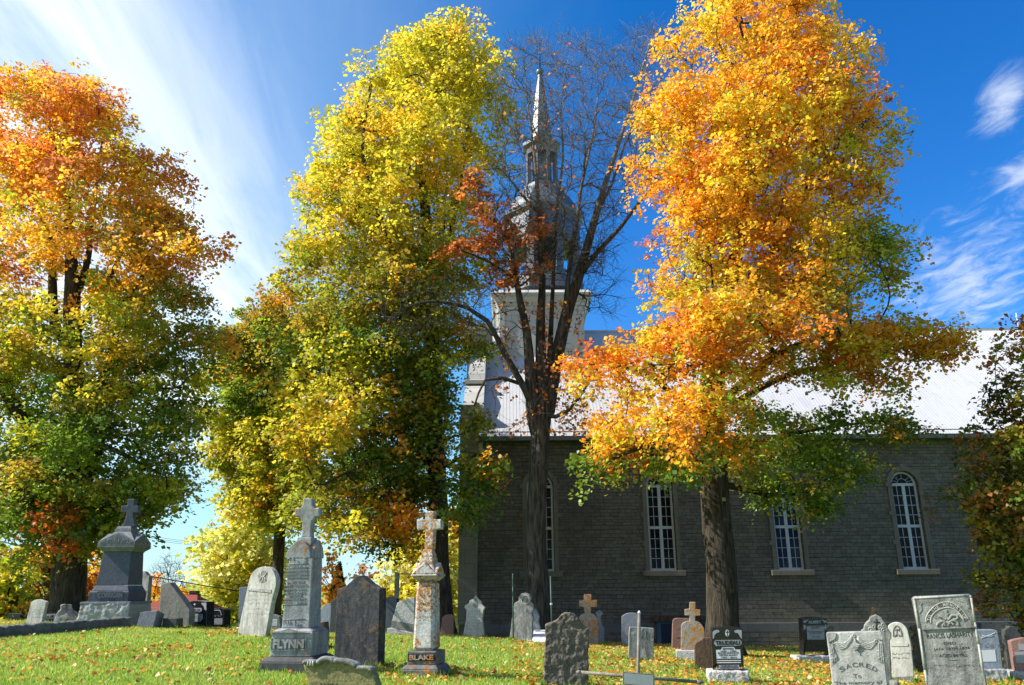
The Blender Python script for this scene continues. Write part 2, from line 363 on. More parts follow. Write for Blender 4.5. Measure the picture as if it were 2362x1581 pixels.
# grass blades over the part of the lawn the photo shows
rng = np.random.default_rng(11)
n = 420000
Yb = 8 + 27 * rng.random(n) ** 1.05; Xb = (rng.random(n) * 2 - 1) * (.70 * Yb + .8)
keep = (Yb < 37)
Xb, Yb = Xb[keep], Yb[keep]; n = len(Xb)
pn = np.array([mnoise.noise(Vector((x * .6, y * .6, 0))) for x, y in zip(Xb[::1], Yb[::1])])
Zb = terr(Xb[:200000], Yb[:200000]); Zb = np.r_[Zb, terr(Xb[200000:], Yb[200000:])]
h = (.025 + .035 * rng.random(n)) * (1 + .5 * pn) * (1 + .012 * Yb); w_ = .006 + .0006 * Yb
ang = rng.random(n) * 6.283; lean = rng.random(n) * .9 * h; la = rng.random(n) * 6.283
dx, dy = np.cos(ang) * w_, np.sin(ang) * w_
V = np.stack([np.c_[Xb - dx, Yb - dy, Zb - .01], np.c_[Xb + dx, Yb + dy, Zb - .01], np.c_[Xb + np.cos(la) * lean, Yb + np.sin(la) * lean, Zb + h]], 1).reshape(-1, 3)
k = rng.random((n, 1)); yel = np.clip(.5 + pn[:, None] * .9 + .25 * rng.normal(size=(n, 1)), 0, 1)
col = (1 - yel) * np.array([.25, .39, .045]) + yel * np.array([.40, .49, .085]); col = np.where(k > .93, np.array([.45, .38, .14]), col) * (.75 + .5 * rng.random((n, 1)))
gb = raw_mesh('grass', V, np.arange(3 * n).reshape(-1, 3), MT['grass'], colors=np.repeat(col, 3, 0)); tag(gb, 'short sunlit green lawn grass between the gravestones', 'grass', kind='stuff')
# fallen leaves
n = 52000
Yl = 8 + 29 * rng.random(n); Xl = (rng.random(n) * 2 - 1) * (.70 * Yl + .8)
dn = np.array([mnoise.noise(Vector((x * .35, y * .35, 5))) + .6 * mnoise.noise(Vector((x * 1.3, y * 1.3, 2))) for x, y in zip(Xl, Yl)])
pr = .20 - .10 * (Xl < 1) + .55 * dn + .32 * (Xl > 0) * (Yl > 14) + .25 * np.exp(-((Yl - 22) / 5) ** 2) * (Xl > 0) + .12 * (Xl < -6)
kp = rng.random(n) < np.clip(pr, .05, 1); Xl, Yl = Xl[kp], Yl[kp]; n = len(Xl)
P = np.c_[Xl, Yl, terr(Xl, Yl) + .035 + .03 * rng.random(n)]
N = np.c_[rng.normal(size=n) * .55, rng.normal(size=n) * .55 - .1, np.ones(n)]
V, Q = leaf_quads(P, N, .05 + .06 * rng.random(n), rng, .9, .2)
pal = np.array([(.62, .30, .03), (.58, .40, .06), (.55, .17, .02), (.38, .10, .025), (.55, .42, .2), (.30, .15, .06)])
col = pal[rng.choice(6, n, p=[.27, .24, .2, .11, .12, .06])] * (.7 + .5 * rng.random((n, 1)))
fl = raw_mesh('fallen_leaves', V, Q, MT['litter'], colors=np.repeat(col, 4, 0)); tag(fl, 'orange and yellow maple leaves fallen on the lawn', 'fallen leaves', kind='stuff')

# ------------------------------------------------------------------ church
CHX0, CHX1, WY, RY = -2.4, 31.0, 38.0, 46.0      # facade plane, far end, near wall, ridge
EAVE = at(1512, 995, WY).z; RIDGE = at(1411, 771, RY).z
m, t = new_mat('coursed_limestone'); g = t.n('ShaderNodeTexCoord').outputs['Object']
s = t.n('ShaderNodeSeparateXYZ', {0: g}); wob = t.noise(g, 1.1, 3); wob2 = t.noise(t.scale(g, (3.5, 3.5, 3.5)), 1.0, 3); wob3 = t.noise(t.scale(g, (.9, .9, 4.5)), 1.0, 2); wob4 = t.noise(t.scale(g, (.05, .05, 2.2)), 1.0, 2)
u = t.m('ADD', t.m('ADD', s.outputs[0], s.outputs[1]), t.m('ADD', t.m('MULTIPLY', wob2, .10), t.m('MULTIPLY', wob3, .35))); v = t.m('ADD', s.outputs[2], t.m('ADD', t.m('MULTIPLY', wob, .05), t.m('ADD', t.m('MULTIPLY', wob2, .04), t.m('MULTIPLY', wob4, .34))))
uv = t.n('ShaderNodeCombineXYZ', {0: u, 1: v}).outputs[0]
br = t.n('ShaderNodeTexBrick', {'Vector': uv, 'Color1': (.122, .107, .088, 1), 'Color2': (.185, .163, .134, 1), 'Mortar': (.038, .033, .028, 1), 'Scale': 1., 'Mortar Size': .012, 'Mortar Smooth': .3, 'Bias': -.1, 'Brick Width': .43, 'Row Height': .16}, offset=.43, offset_frequency=2, squash=.7, squash_frequency=3)
n1 = t.noise(g, 5, 6, .65); n2 = t.noise(t.scale(g, (1.5, 1.5, 6)), 1.3, 5)
c0 = t.mix(t.m('MULTIPLY', t.step(n2, .4, .72), .45), br.outputs['Color'], (.19, .16, .122)); c0 = t.mix(t.m('MULTIPLY', t.step(n1, .5, .75), .5), c0, (.045, .038, .031))
damp = t.noise(t.scale(g, (.5, .5, .28)), 1.0, 5, .6); c0 = t.mix(t.m('MULTIPLY', t.step(damp, .45, .7), .4), c0, (.066, .058, .049))
hh = t.m('ADD', t.m('MULTIPLY', br.outputs['Fac'], -1.0), t.m('MULTIPLY', n1, .8))
finish(t, c0, .92, t.bump(hh, .55, .03), .2); MT['wall'] = m
def dressed(name, base, bw, rh):
    m, t = new_mat(name); g = t.n('ShaderNodeTexCoord').outputs['Object']; s = t.n('ShaderNodeSeparateXYZ', {0: g})
    uv = t.n('ShaderNodeCombineXYZ', {0: t.m('ADD', s.outputs[0], s.outputs[1]), 1: s.outputs[2]}).outputs[0]
    br = t.n('ShaderNodeTexBrick', {'Vector': uv, 'Color1': (*[c * .9 for c in base], 1), 'Color2': (*[c * 1.1 for c in base], 1), 'Mortar': (*[c * .5 for c in base], 1), 'Scale': 1., 'Mortar Size': .008, 'Brick Width': bw, 'Row Height': rh})
    n1 = t.noise(g, 6, 6, .65); c0 = t.mix(t.m('MULTIPLY', t.step(n1, .45, .7), .5), br.outputs['Color'], [c * .65 for c in base])
    finish(t, c0, .9, t.bump(t.m('SUBTRACT', n1, br.outputs['Fac']), .4, .02), .2); return m
MT['quoin'] = dressed('dressed_quoin', (.235, .208, .165), .8, .62); MT['trim'] = dressed('dressed_trim', (.185, .163, .13), .9, 3.1)
MT['belt'] = dressed('dressed_belt', (.14, .135, .13), 1.4, 2.); MT['board'] = plain('grey_painted_board', (.085, .092, .094), .7)
MT['winwhite'] = plain('white_window_paint', (.50, .51, .53), .5); 
m, t = new_mat('old_glass'); g = t.n('ShaderNodeTexCoord').outputs['Object']; finish(t, (.006, .007, .009), .05, t.bump(t.noise(g, 2.2, 3), .35, .05), .10); MT['glass'] = m
m, t = new_mat('blue_lit_glass'); g = t.n('ShaderNodeTexCoord').outputs['Object']; finish(t, (.012, .022, .06), .08, t.bump(t.noise(g, 3.5, 2), .10, .02), .2); MT['glass_blue'] = m  # dark pane with a blue tinted base colour
m, t = new_mat('white_standing_seam_roof'); g = t.n('ShaderNodeTexCoord').outputs['Object']
n1 = t.noise(t.scale(g, (2, .6, .6)), 1.2, 6, .7); n2 = t.noise(t.scale(g, (9, 2.4, 2.4)), 1.0, 6, .75)
c0 = t.mix(t.m('MULTIPLY', t.step(n1, .45, .75), .45), (.53, .53, .545), (.38, .38, .395)); c0 = t.mix(t.m('MULTIPLY', t.step(n2, .655, .72), .75), c0, (.36, .22, .15))
finish(t, c0, .55, t.bump(n1, .1, .02), .4); MT['roof'] = m
m, t = new_mat('galvanised_spire_sheet'); g = t.n('ShaderNodeTexCoord').outputs['Object']; s = t.n('ShaderNodeSeparateXYZ', {0: g})
n1 = t.noise(g, 1.5, 5); c0 = t.mix(n1, (.085, .10, .122), (.145, .162, .185)); sm = t.m('FRACT', t.m('MULTIPLY', s.outputs[2], 1.6)); c0 = t.mix(t.m('MULTIPLY', t.step(sm, .93, .97), .5), c0, (.2, .22, .25))
finish(t, c0, .45, t.bump(n1, .15, .02), .5, .35); MT['spire'] = m
m, t = new_mat('white_pressed_tin'); g = t.n('ShaderNodeTexCoord').outputs['Object']; s = t.n('ShaderNodeSeparateXYZ', {0: g})
uv = t.n('ShaderNodeCombineXYZ', {0: t.m('ADD', s.outputs[0], s.outputs[1]), 1: s.outputs[2]}).outputs[0]
br = t.n('ShaderNodeTexBrick', {'Vector': uv, 'Color1': (.46, .45, .43, 1), 'Color2': (.52, .51, .49, 1), 'Mortar': (.26, .255, .25, 1), 'Scale': 1., 'Mortar Size': .012, 'Brick Width': 2.3, 'Row Height': 1.05})
n1 = t.noise(g, 2.5, 6, .65); c0 = t.mix(t.m('MULTIPLY', t.step(n1, .45, .7), .35), br.outputs['Color'], (.33, .31, .28)); finish(t, c0, .6, t.bump(t.m('SUBTRACT', n1, t.m('MULTIPLY', br.outputs['Fac'], 1.5)), .3, .02), .3); MT['tower'] = m

ch = thing('church', (14, WY, gz(14, WY)), 'grey limestone church with white metal roof, tall arched windows and silver steeple behind the maples', 'church')
zb = -3.2
# window geometry (metres, on the wall plane)
WIN_X = [at(x, 1305, WY).x for x in (1248, 1531, 1826, 2114, 2402)]
SILLZ = at(1536, 1317, WY).z; SPR = at(1510, 1121, WY).z; TRZ = at(1525, 1217, WY).z; HWN = .62
mw = MB()
def arc(cx_, cz, r, n=14): return [(cx_ + r * math.cos(math.pi * i / n), cz + r * math.sin(math.pi * i / n)) for i in range(n + 1)]   # right to left
HO = HWN + .02
def wquad(b, x0, x1, z0, z1, y): b.add([(x0, y, z0), (x1, y, z0), (x1, y, z1), (x0, y, z1)], [(0, 1, 2, 3)])
xs = [CHX0] + [v for w in WIN_X for v in (w - HO, w + HO)] + [CHX1]
for i in range(0, len(xs), 2): wquad(mw, xs[i], xs[i + 1], zb, EAVE, WY)
for w in WIN_X:
    wquad(mw, w - HO, w + HO, zb, SILLZ, WY)
    a = arc(w, SPR, HO); 
    for i in range(len(a) - 1):
        (x0, z0), (x1, z1) = a[i], a[i + 1]; mw.add([(x0, WY, z0), (x0, WY, EAVE), (x1, WY, EAVE), (x1, WY, z1)], [(0, 1, 2, 3)])
        mw.add([(x0, WY, z0), (x1, WY, z1), (x1, WY + .35, z1), (x0, WY + .35, z0)], [(0, 1, 2, 3)])
    for sx_ in (-HO, HO): mw.add([(w + sx_, WY, SILLZ), (w + sx_, WY, SPR), (w + sx_, WY + .35, SPR), (w + sx_, WY + .35, SILLZ)], [(0, 1, 2, 3)])
    mw.add([(w - HO, WY, SILLZ), (w + HO, WY, SILLZ), (w + HO, WY + .35, SILLZ), (w - HO, WY + .35, SILLZ)], [(0, 1, 2, 3)])
BY = RY * 2 - WY
mw.add([(CHX0, BY, zb), (CHX1, BY, zb), (CHX1, BY, EAVE), (CHX0, BY, EAVE)], [(0, 1, 2, 3)])
mw.add([(CHX1, WY, zb), (CHX1, BY, zb), (CHX1, BY, EAVE), (CHX1, RY, RIDGE - .2), (CHX1, WY, EAVE)], [(0, 1, 2, 3, 4)])
mw.add([(CHX0 + .5, WY, zb), (CHX0 + .5, BY, zb), (CHX0 + .5, BY, EAVE), (CHX0 + .5, RY, RIDGE - .2), (CHX0 + .5, WY, EAVE)], [(0, 1, 2, 3, 4)])
mw.build('wall', MT['wall'], ch)
# foundation and belt course
PLZ1 = at(1720, 1437, WY).z; PLZ0 = at(1720, 1458, WY).z
MB().box((CHX0 - .1, WY - .08, PLZ0), (CHX1, WY - .003, PLZ1)).build('belt_course', MT['belt'], ch, bevel=.02)
MB().box((CHX0 - .1, WY - .10, zb), (CHX1, WY - .003, PLZ0 - .003)).build('foundation', MT['wall'], ch)
# corner pilaster
pxr = at(1102, 1250, WY).x
MB().box((CHX0 - .15, WY - .16, PLZ1), (pxr, WY + .9, EAVE + 1.35)).box((CHX0 - .2, WY - .22, EAVE + .5), (pxr + .05, WY + .95, EAVE + .75)).build('corner_pilaster', MT['quoin'], ch, bevel=.015)
# eave boards and gutter
MB().box((pxr + .003, WY - .28, EAVE - .52), (CHX1, WY - .003, EAVE - .05)).box((pxr + .003, WY - .36, EAVE - .12), (CHX1, WY - .283, EAVE - .04)).build('eave_frieze', MT['board'], ch)
MB().tube([(pxr + .01, WY - .50, EAVE - .42), (CHX1, WY - .50, EAVE - .42)], .06, 8).build('gutter', MT['board'], ch)
# roof with standing seams
sl_ = (RIDGE - EAVE) / (RY - WY)
rx0 = pxr - .05; oy = .62
rb = MB()
P0, P1 = Vector((rx0, WY - oy, EAVE - sl_ * oy + .25)), Vector((rx0, RY, RIDGE + .12))
dn_ = Vector((0, -sl_, 1)).normalized()
for sgn in (0, 1):
    f = (lambda p: p) if sgn == 0 else (lambda p: Vector((p.x, 2 * RY - p.y, p.z)))
    A0, A1 = f(P0), f(P1); B0, B1 = f(Vector((CHX1 + .4, P0.y, P0.z))), f(Vector((CHX1 + .4, P1.y, P1.z))); dv_ = Vector((0, 0, -.12))
    rb.add([A0, B0, B1, A1, A0 + dv_, B0 + dv_, B1 + dv_, A1 + dv_], [(0, 1, 2, 3), (4, 7, 6, 5), (0, 4, 5, 1), (3, 2, 6, 7), (0, 3, 7, 4), (1, 5, 6, 2)])
x = rx0 + .2
while x < CHX1 + .3:
    a, b = P0 + Vector((x - rx0, 0, 0)), P1 + Vector((x - rx0, 0, 0)); u = Vector((.008, 0, 0)); nn = dn_ * .011
    rb.add([a - u - dn_ * .01, a + u - dn_ * .01, b + u - dn_ * .01, b - u - dn_ * .01, a - u + nn, a + u + nn, b + u + nn, b - u + nn], [(4, 5, 6, 7), (0, 4, 7, 3), (1, 2, 6, 5), (0, 1, 5, 4)])
    x += .17
rb.build('roof', MT['roof'], ch)
MB().box((rx0, WY - oy - .06, P0.z - .20), (CHX1 + .4, WY - oy - .012, P0.z + .012)).build('fascia', MT['board'], ch)
MB().tube([(4.2, RY, RIDGE + .16), (CHX1 + .4, RY, RIDGE + .16)], .09, 6).build('ridge_cap', MT['tin'], ch)
# facade parapet: scrolled gable profile in (y,z), with thickness in x
def slz(y): return EAVE + sl_ * (y - WY)
pf = []
yy = [at(1062 + k, y_, 38 + k * .001) for k, y_ in ()]
prof = [(WY - .1, EAVE + 1.36), (WY + .55, EAVE + 1.38), (WY + .72, EAVE + 1.55)]
def on(yv, py_): return (yv, at(1085, py_, yv).z)
prof += [on(38.9, 925), on(39.4, 905), on(40.0, 893), on(40.55, 888), on(40.6, 878), on(41.0, 876), on(41.15, 862), on(41.5, 842), on(42.1, 826), on(42.8, 815), on(43.3, 808), on(43.35, 793), on(43.0, 790), on(42.9, 777), on(42.75, 772), on(42.7, 765), on(42.9, 757)]
full = prof + [(2 * RY - y, z) for y, z in reversed(prof)]
full = full + [(BY + .1, EAVE - 2), (WY - .1, EAVE - 2)]
px1 = CHX0 + .95
for nm, (xa, xb), grow in (('gable_parapet', (CHX0 - .05, px1), 0),):
    b = MB(); n_ = len(full)
    fr = [(xa, y, z) for y, z in full]; bk = [(xb, y, z) for y, z in full]
    bm = bmesh.new(); vv = [bm.verts.new(p) for p in fr]; face = bm.faces.new(vv); r_ = bmesh.ops.triangulate(bm, faces=[face]); bm.verts.index_update()
    tri = [[v.index for v in f.verts] for f in bm.faces]; bm.free()
    b.add(fr + bk, [tuple(f) for f in tri] + [tuple(i + n_ for i in reversed(f)) for f in tri] + [(i, (i + 1) % n_, (i + 1) % n_ + n_, i + n_) for i in range(n_)])
    par = b.build(nm, MT['tower'], ch)
zc = full[len(prof) - 1][1]
MB().box((CHX0 - .45, 42.3, zc - .55), (px1 + .15, 2 * RY - 42.3, zc - .32)).box((CHX0 - .6, 42.15, zc - .317), (px1 + .3, 2 * RY - 42.15, zc + .02)).box((CHX0 - .3, 42.6, zc - .9), (px1 + .02, 2 * RY - 42.6, zc - .553)).build('facade_cornice', MT['tower'], ch, bevel=.02)
MB().box((CHX0 - .12, 40.2, on(40.6, 884)[1] - .12), (px1 + .06, 41.05, on(40.6, 884)[1] + .08)).build('parapet_ledge', MT['tower'], ch, bevel=.02)
# tower
TX = at(1249, 700, 43.5).x; TH = (at(1343, 760, 43.5).x - at(1150, 760, 43.5).x) / 2; TYC = RY; tyn = TYC - TH
zt = lambda y_: at(1249, y_, tyn).z
zcap = zt(676); z0 = slz(tyn) - 1.5
TM = Matrix.Translation((TX, TYC, 0))
twb = MB().frustum(TH, TH, z0, zt(707), TM)
for sg in (-1, 1): twb.frustum(.16, .16, z0, zt(707), Matrix.Translation((TX + sg * (TH - .12), tyn + .1, 0)))
twb.build('tower_base', MT['tower'], ch, bevel=.02)
cor = MB()
lv = [(TH + .08, TH + .1, 714, 707), (TH + .16, TH + .22, 706.8, 700), (TH + .22, TH + .42, 699.8, 689), (TH + .5, TH + .55, 688.8, 683), (TH + .58, TH + .3, 682.8, 673)]
for a, b_, y0_, y1_ in lv: cor.frustum(a, b_, zt(y0_), zt(y1_), TM)
cor.build('tower_cornice', MT['tower'], ch, bevel=.02)
# belfry, dome, lantern, spire: octagons on the tower axis
ZC = lambda y_: at(1249, y_, TYC).z
RB = at(1338, 560, TYC).x - at(1249, 560, TYC).x
rot = math.pi / 8; cc_ = (TX + .0, TYC, 0)
TX2 = at(1250, 400, TYC).x; cc_ = (TX2, TYC, 0)
MB().lathe([(RB * 1.05, ZC(690)), (RB * 1.05, ZC(668)), (RB * .98, ZC(664)), (RB * .98, ZC(658))], cc_, 8, rot).build('belfry_floor', MT['spire'], ch)
for k in range(8):
    a = rot + k * math.pi / 4; q = Matrix.Translation((cc_[0] + math.cos(a) * RB * .86, cc_[1] + math.sin(a) * RB * .86, 0)) @ Matrix.Rotation(a, 4, 'Z')
    MB().frustum(.24, .22, ZC(660), ZC(585), q).frustum(.32, .32, ZC(585), ZC(578), q).frustum(.32, .32, ZC(662), ZC(650), q).build('belfry_post', MT['spire'], ch)
MB().lathe([(RB * .94, ZC(578.5)), (RB * .94, ZC(572)), (RB * 1.0, ZC(568)), (RB * 1.0, ZC(520)), (RB * 1.10, ZC(514)), (RB * 1.12, ZC(507)), (RB * .98, ZC(505))], cc_, 8, rot).build('belfry_entablature', MT['spire'], ch)
MB().lathe([(RB * .5, ZC(660)), (RB * .45, ZC(578))], cc_, 8, rot).build('bell_housing', MT['darkbase'], ch)
MB().lathe([(RB * .98, ZC(504)), (RB * .93, ZC(496)), (RB * .86, ZC(482)), (RB * .74, ZC(466)), (RB * .58, ZC(452)), (RB * .52, ZC(444)), (RB * .52, ZC(438)), (RB * .42, ZC(433))], cc_, 8, rot).build('dome', MT['spire'], ch)
RL = at(1250, 400, TYC).x - at(1212, 400, TYC).x
for k in range(8):
    a = rot + k * math.pi / 4; q = Matrix.Translation((cc_[0] + math.cos(a) * RL * .88, cc_[1] + math.sin(a) * RL * .88, 0)) @ Matrix.Rotation(a, 4, 'Z')
    MB().frustum(.12, .11, ZC(434), ZC(362), q).build('lantern_post', MT['spire'], ch)
MB().lathe([(RL * .62, ZC(434)), (RL * .62, ZC(362))], cc_, 8, rot).build('lantern_core', MT['spire'], ch)
MB().lathe([(RL * .95, ZC(362)), (RL * 1.0, ZC(352)), (RL * 1.22, ZC(346)), (RL * 1.24, ZC(340)), (RL * .8, ZC(334)), (RL * .72, ZC(331)), (RL * .78, ZC(326))], cc_, 8, rot).build('lantern_cornice', MT['spire'], ch)
RS = RL * .70
MB().lathe([(RS, ZC(326)), (RS * .84, ZC(290)), (RS * .56, ZC(235)), (RS * .26, ZC(185)), (RS * .22, ZC(175))], cc_, 8, rot).build('spire', MT['spire'], ch)
rb_ = at(1258, 166, TYC).x - at(1250, 166, TYC).x
MB().lathe([(rb_ * math.sin(math.pi * i / 10) + .02, ZC(166) - rb_ * math.cos(math.pi * i / 10)) for i in range(11)], cc_, 12, smooth=True).build('ball_finial', MT['spire'], ch)
MB().tube([(cc_[0], cc_[1], ZC(160)), (cc_[0], cc_[1], ZC(92))], [.06, .03], 6).build('lightning_rod', MT['wire'], ch)
MB().tube([(at(2348, 745, RY).x, RY, RIDGE + .1), (at(2348, 745, RY).x, RY, at(2348, 722, RY).z)], [.05, .02], 6).lathe([(.02, at(2348, 731, RY).z - .07), (.09, at(2348, 731, RY).z), (.02, at(2348, 731, RY).z + .07)], (at(2348, 745, RY).x, RY, 0), 8).build('ridge_rod', MT['tin'], ch)
# windows
def make_window(w, glassmat):
    yf = WY + .16
    fr = MB()
    def bar(x0, x1, z0, z1, y=yf, d=.10): fr.box((x0, y, z0), (x1, y + d, z1))
    bar(w - HWN, w - HWN + .095, SILLZ, SPR); bar(w + HWN - .095, w + HWN, SILLZ, SPR); bar(w - HWN + .0955, w + HWN - .0955, SILLZ, SILLZ + .11)
    bar(w - .075, w + .075, SILLZ + .1105, SPR - .0605, yf - .003); bar(w - HWN + .0955, w + HWN - .0955, TRZ - .06, TRZ + .07, yf - .006); bar(w - HWN + .0955, w + HWN - .0955, SPR - .06, SPR + .07, yf - .006)
    n = 16
    for i in range(n):
        a0, a1 = math.pi * i / n, math.pi * (i + 1) / n; q = []
        for r in (HWN - .095, HWN):
            for a in (a0, a1): q.append((w + r * math.cos(a), SPR + r * math.sin(a)))
        f4 = [(*q[0],), (*q[2],), (*q[3],), (*q[1],)]
        fr.prism([(x_, yf, z_) for x_, z_ in f4], [(x_, yf + .1, z_) for x_, z_ in f4])
    wo_ = fr.build('window', MT['winwhite'], ch)
    mu = MB()
    def mb(x0, x1, z0, z1): mu.box((x0, yf + .03, z0), (x1, yf + .06, z1))
    for lo, hi in ((SILLZ + .11, TRZ - .06), (TRZ + .07, SPR - .06)):
        for sg in (-1, 1):
            xm = w + sg * (.075 + HWN - .095) / 2; mb(xm - .012, xm + .012, lo, hi)
            for k in range(1, 4):
                zk = lo + (hi - lo) * k / 4; xa, xb = sorted((w + sg * .075, w + sg * (HWN - .095))); mb(xa, xb, zk - .012, zk + .012)
    for k in range(1, 8):
        if k == 4 or k % 1 == 0:
            a = math.pi * k / 8
            if k % 2 == 0 or True:
                r0, r1 = .22, HWN - .09; a_ = a
                p0, p1 = Vector((w + r0 * math.cos(a_), yf + .045, SPR + .05 + r0 * math.sin(a_))), Vector((w + r1 * math.cos(a_), yf + .045, SPR + r1 * math.sin(a_)))
                if k in (1, 2, 4, 6, 7) : mu.tube([p0, p1], .014, 4)
    mu.tube([(w + .24 * math.cos(math.pi * i / 8), yf + .045, SPR + .05 + .24 * math.sin(math.pi * i / 8)) for i in range(9)], .014, 4)
    mu.build('muntins', MT['winwhite'], wo_)
    gl = [(w + HWN - .05, SILLZ + .05)] + arc(w, SPR, HWN - .05) + [(w - HWN + .05, SILLZ + .05)]
    MB().prism([(x_, yf + .05, z_) for x_, z_ in gl], [(x_, yf + .058, z_) for x_, z_ in gl]).build('pane', glassmat, wo_)
    su = MB(); r0, r1 = HO, HO + .20
    for sg in (-1, 1):
        x0, x1 = sorted((w + sg * r0, w + sg * r1)); su.box((x0, WY - .06, SILLZ), (x1, WY + .02, SPR - .003))
        for zz_ in (SPR, SILLZ + (SPR - SILLZ) * .655, SILLZ + (SPR - SILLZ) * .315):
            xa, xb = sorted((w + sg * (r0 - .004), w + sg * (r1 + .11))); su.box((xa, WY - .085, zz_ - .10), (xb, WY + .02, zz_ + .10))
    n = 14
    for i in range(n):
        a0, a1 = math.pi * i / n, math.pi * (i + 1) / n
        q = [(w + r * math.cos(a), SPR + r * math.sin(a)) for r in (r0, r1 + .02) for a in (a0, a1)]
        f4 = [q[0], q[2], q[3], q[1]]; su.prism([(x_, WY - .06, z_) for x_, z_ in f4], [(x_, WY + .02, z_) for x_, z_ in f4])
    su.prism([(w - .09, WY - .09, SPR + r0 - .004), (w + .09, WY - .09, SPR + r0 - .004), (w + .13, WY - .09, SPR + r1 + .12), (w - .13, WY - .09, SPR + r1 + .12)],
             [(w - .09, WY + .02, SPR + r0 - .004), (w + .09, WY + .02, SPR + r0 - .004), (w + .13, WY + .02, SPR + r1 + .12), (w - .13, WY + .02, SPR + r1 + .12)])
    su.build('surround', MT['trim'], wo_)
    MB().box((w - r1 - .15, WY - .16, SILLZ - .24), (w + r1 + .15, WY + .15, SILLZ + .004)).build('sill', MT['trim'], wo_, bevel=.015)
for i, w in enumerate(WIN_X): make_window(w, MT['glass_blue'] if i in (2, 4) else MT['glass'])
# cellar entrance
a, b = at(*kD(1415, 800), WY).x, at(*kD(2066, 800), WY).x; z1, z0 = at(*kD(1600, 797), WY).z, at(*kD(1600, 862), WY).z
cz = MB().box((a, WY - .35, z0), (b, WY - .104, z1)).build('cellar_lintel', MT['brown'], ch, bevel=.03)
MT['bluepaint'] = plain('blue_paint', (.06, .10, .17), .6); MT['bluedoor'] = plain('dark_blue_door', (.012, .02, .045), .5)
xa, xb, xc, xd = [at(*kD(v, 1000), WY).x for v in (1470, 1515, 1990, 2030)]
cdoor = MB().box((xb, WY - .16, zb), (xc, WY - .104, z0)).build('cellar_door', MT['bluedoor'], ch)
MB().box((xa, WY - .22, zb), (xb, WY - .104, z0)).box((xc, WY - .22, zb), (xd, WY - .104, z0)).box((xb - .01, WY - .215, z0 - .08), (xc + .01, WY - .161, z0 - .003)).build('door_frame', MT['bluepaint'], cdoor)
# ------------------------------------------------------------------ gravestones
class Face:
    """a stone's front plane: photo pixels <-> metres on it"""
    def __init__(s, P0, yaw, lean=0):
        s.P0 = Vector(P0); a = rad(yaw)
        s.u = Vector((math.cos(a), -math.sin(a), 0)); h = Vector((-math.sin(a), -math.cos(a), 0))     # h: facing, turned to the left by yaw
        l = rad(lean); s.w = Vector((0, 0, 1)) * math.cos(l) - h * math.sin(l); s.n = h * math.cos(l) + Vector((0, 0, 1)) * math.sin(l)
    def uv(s, x, y, off=0):
        d = ray(x, y); t_ = ((s.P0 + s.n * off) - EYE).dot(s.n) / d.dot(s.n); p = EYE + d * t_ - s.P0
        return p.dot(s.u), p.dot(s.w)
    def pt(s, a, b, c=0): return s.P0 + s.u * a + s.w * b + s.n * c
    def px(s, x, y, c=0): return s.pt(*s.uv(x, y), c)
def smooth_line(pts, n=4):
    out = []
    for i in range(len(pts) - 1):
        p0, p1, p2, p3 = pts[max(i - 1, 0)], pts[i], pts[i + 1], pts[min(i + 2, len(pts) - 1)]
        for k in range(n):
            t = k / n; out.append(tuple(.5 * (2 * p1[j] + (p2[j] - p0[j]) * t + (2 * p0[j] - 5 * p1[j] + 4 * p2[j] - p3[j]) * t * t + (3 * p1[j] - p0[j] - 3 * p2[j] + p3[j]) * t ** 3) for j in range(2)))
    return out + [tuple(pts[-1])]
def tri_prism(b, fr, bk):
    b.prism(list(fr), list(bk))
def slab(name, label, cat, K, pts, mat, thick, yaw=0, Y=None, base=None, lean=0, sm=(), bevel=.012, ext=.25, group=None, rough=None):
    """upright stone cut to an outline given in pixels of crop K (from bottom left over the top to bottom right)"""
    q = [K(*p) for p in pts]
    bx, by = K(*base) if base else ((q[0][0] + q[-1][0]) / 2, (q[0][1] + q[-1][1]) / 2)
    P0 = at(bx, by, Y) if Y else ground(bx, by)
    f = Face(P0, yaw, lean)
    pl = [f.uv(*p) for p in q]
    if sm:
        out = []; i = 0
        for a, b in sm:
            out += pl[i:a]; out += smooth_line(pl[a:b + 1]); i = b + 1
        pl = out + pl[i:]
    # go into the ground, continuing the side edges
    gzv = min(gz(f.pt(*pl[0]).x, f.pt(*pl[0]).y), gz(f.pt(*pl[-1]).x, f.pt(*pl[-1]).y)) - P0.z
    def down(a, b):
        tgt = min(gzv, min(a[1], 0)) - ext
        return (a[0], tgt)
    pl = [down(pl[0], pl[1])] + pl + [down(pl[-1], pl[-2])]
    b = MB(); tri_prism(b, [f.pt(a, c) for a, c in pl], [f.pt(a, c, -thick) for a, c in pl])
    g0 = Vector((P0.x, P0.y, gz(P0.x, P0.y)))
    o = b.build(name, mat, origin=g0, bevel=0 if rough else bevel, rough=rough); tag(o, label, cat, group)
    f.obj = o; f.thick = thick; return f
def part_poly(f, name, K, pts, mat, depth=.006, parent=None, off=.0, smooth=False):
    q = [f.uv(*K(*p)) for p in pts]
    if smooth: q = smooth_line(q)
    b = MB(); tri_prism(b, [f.pt(a, c, off + depth) for a, c in q], [f.pt(a, c, off - .003) for a, c in q])
    return b.build(name, mat, parent or f.obj)
def strokes(f, name, K, lines, r, mat, parent=None, off=0, n=4):
    b = MB()
    for ln in lines: 
        q = [f.uv(*K(*p)) for p in ln]
        if len(q) > 2: q = smooth_line(q, 3)
        b.tube([f.pt(a, c, off) for a, c in q], r, n)
    return b.build(name, mat, parent or f.obj)
_TC = {}
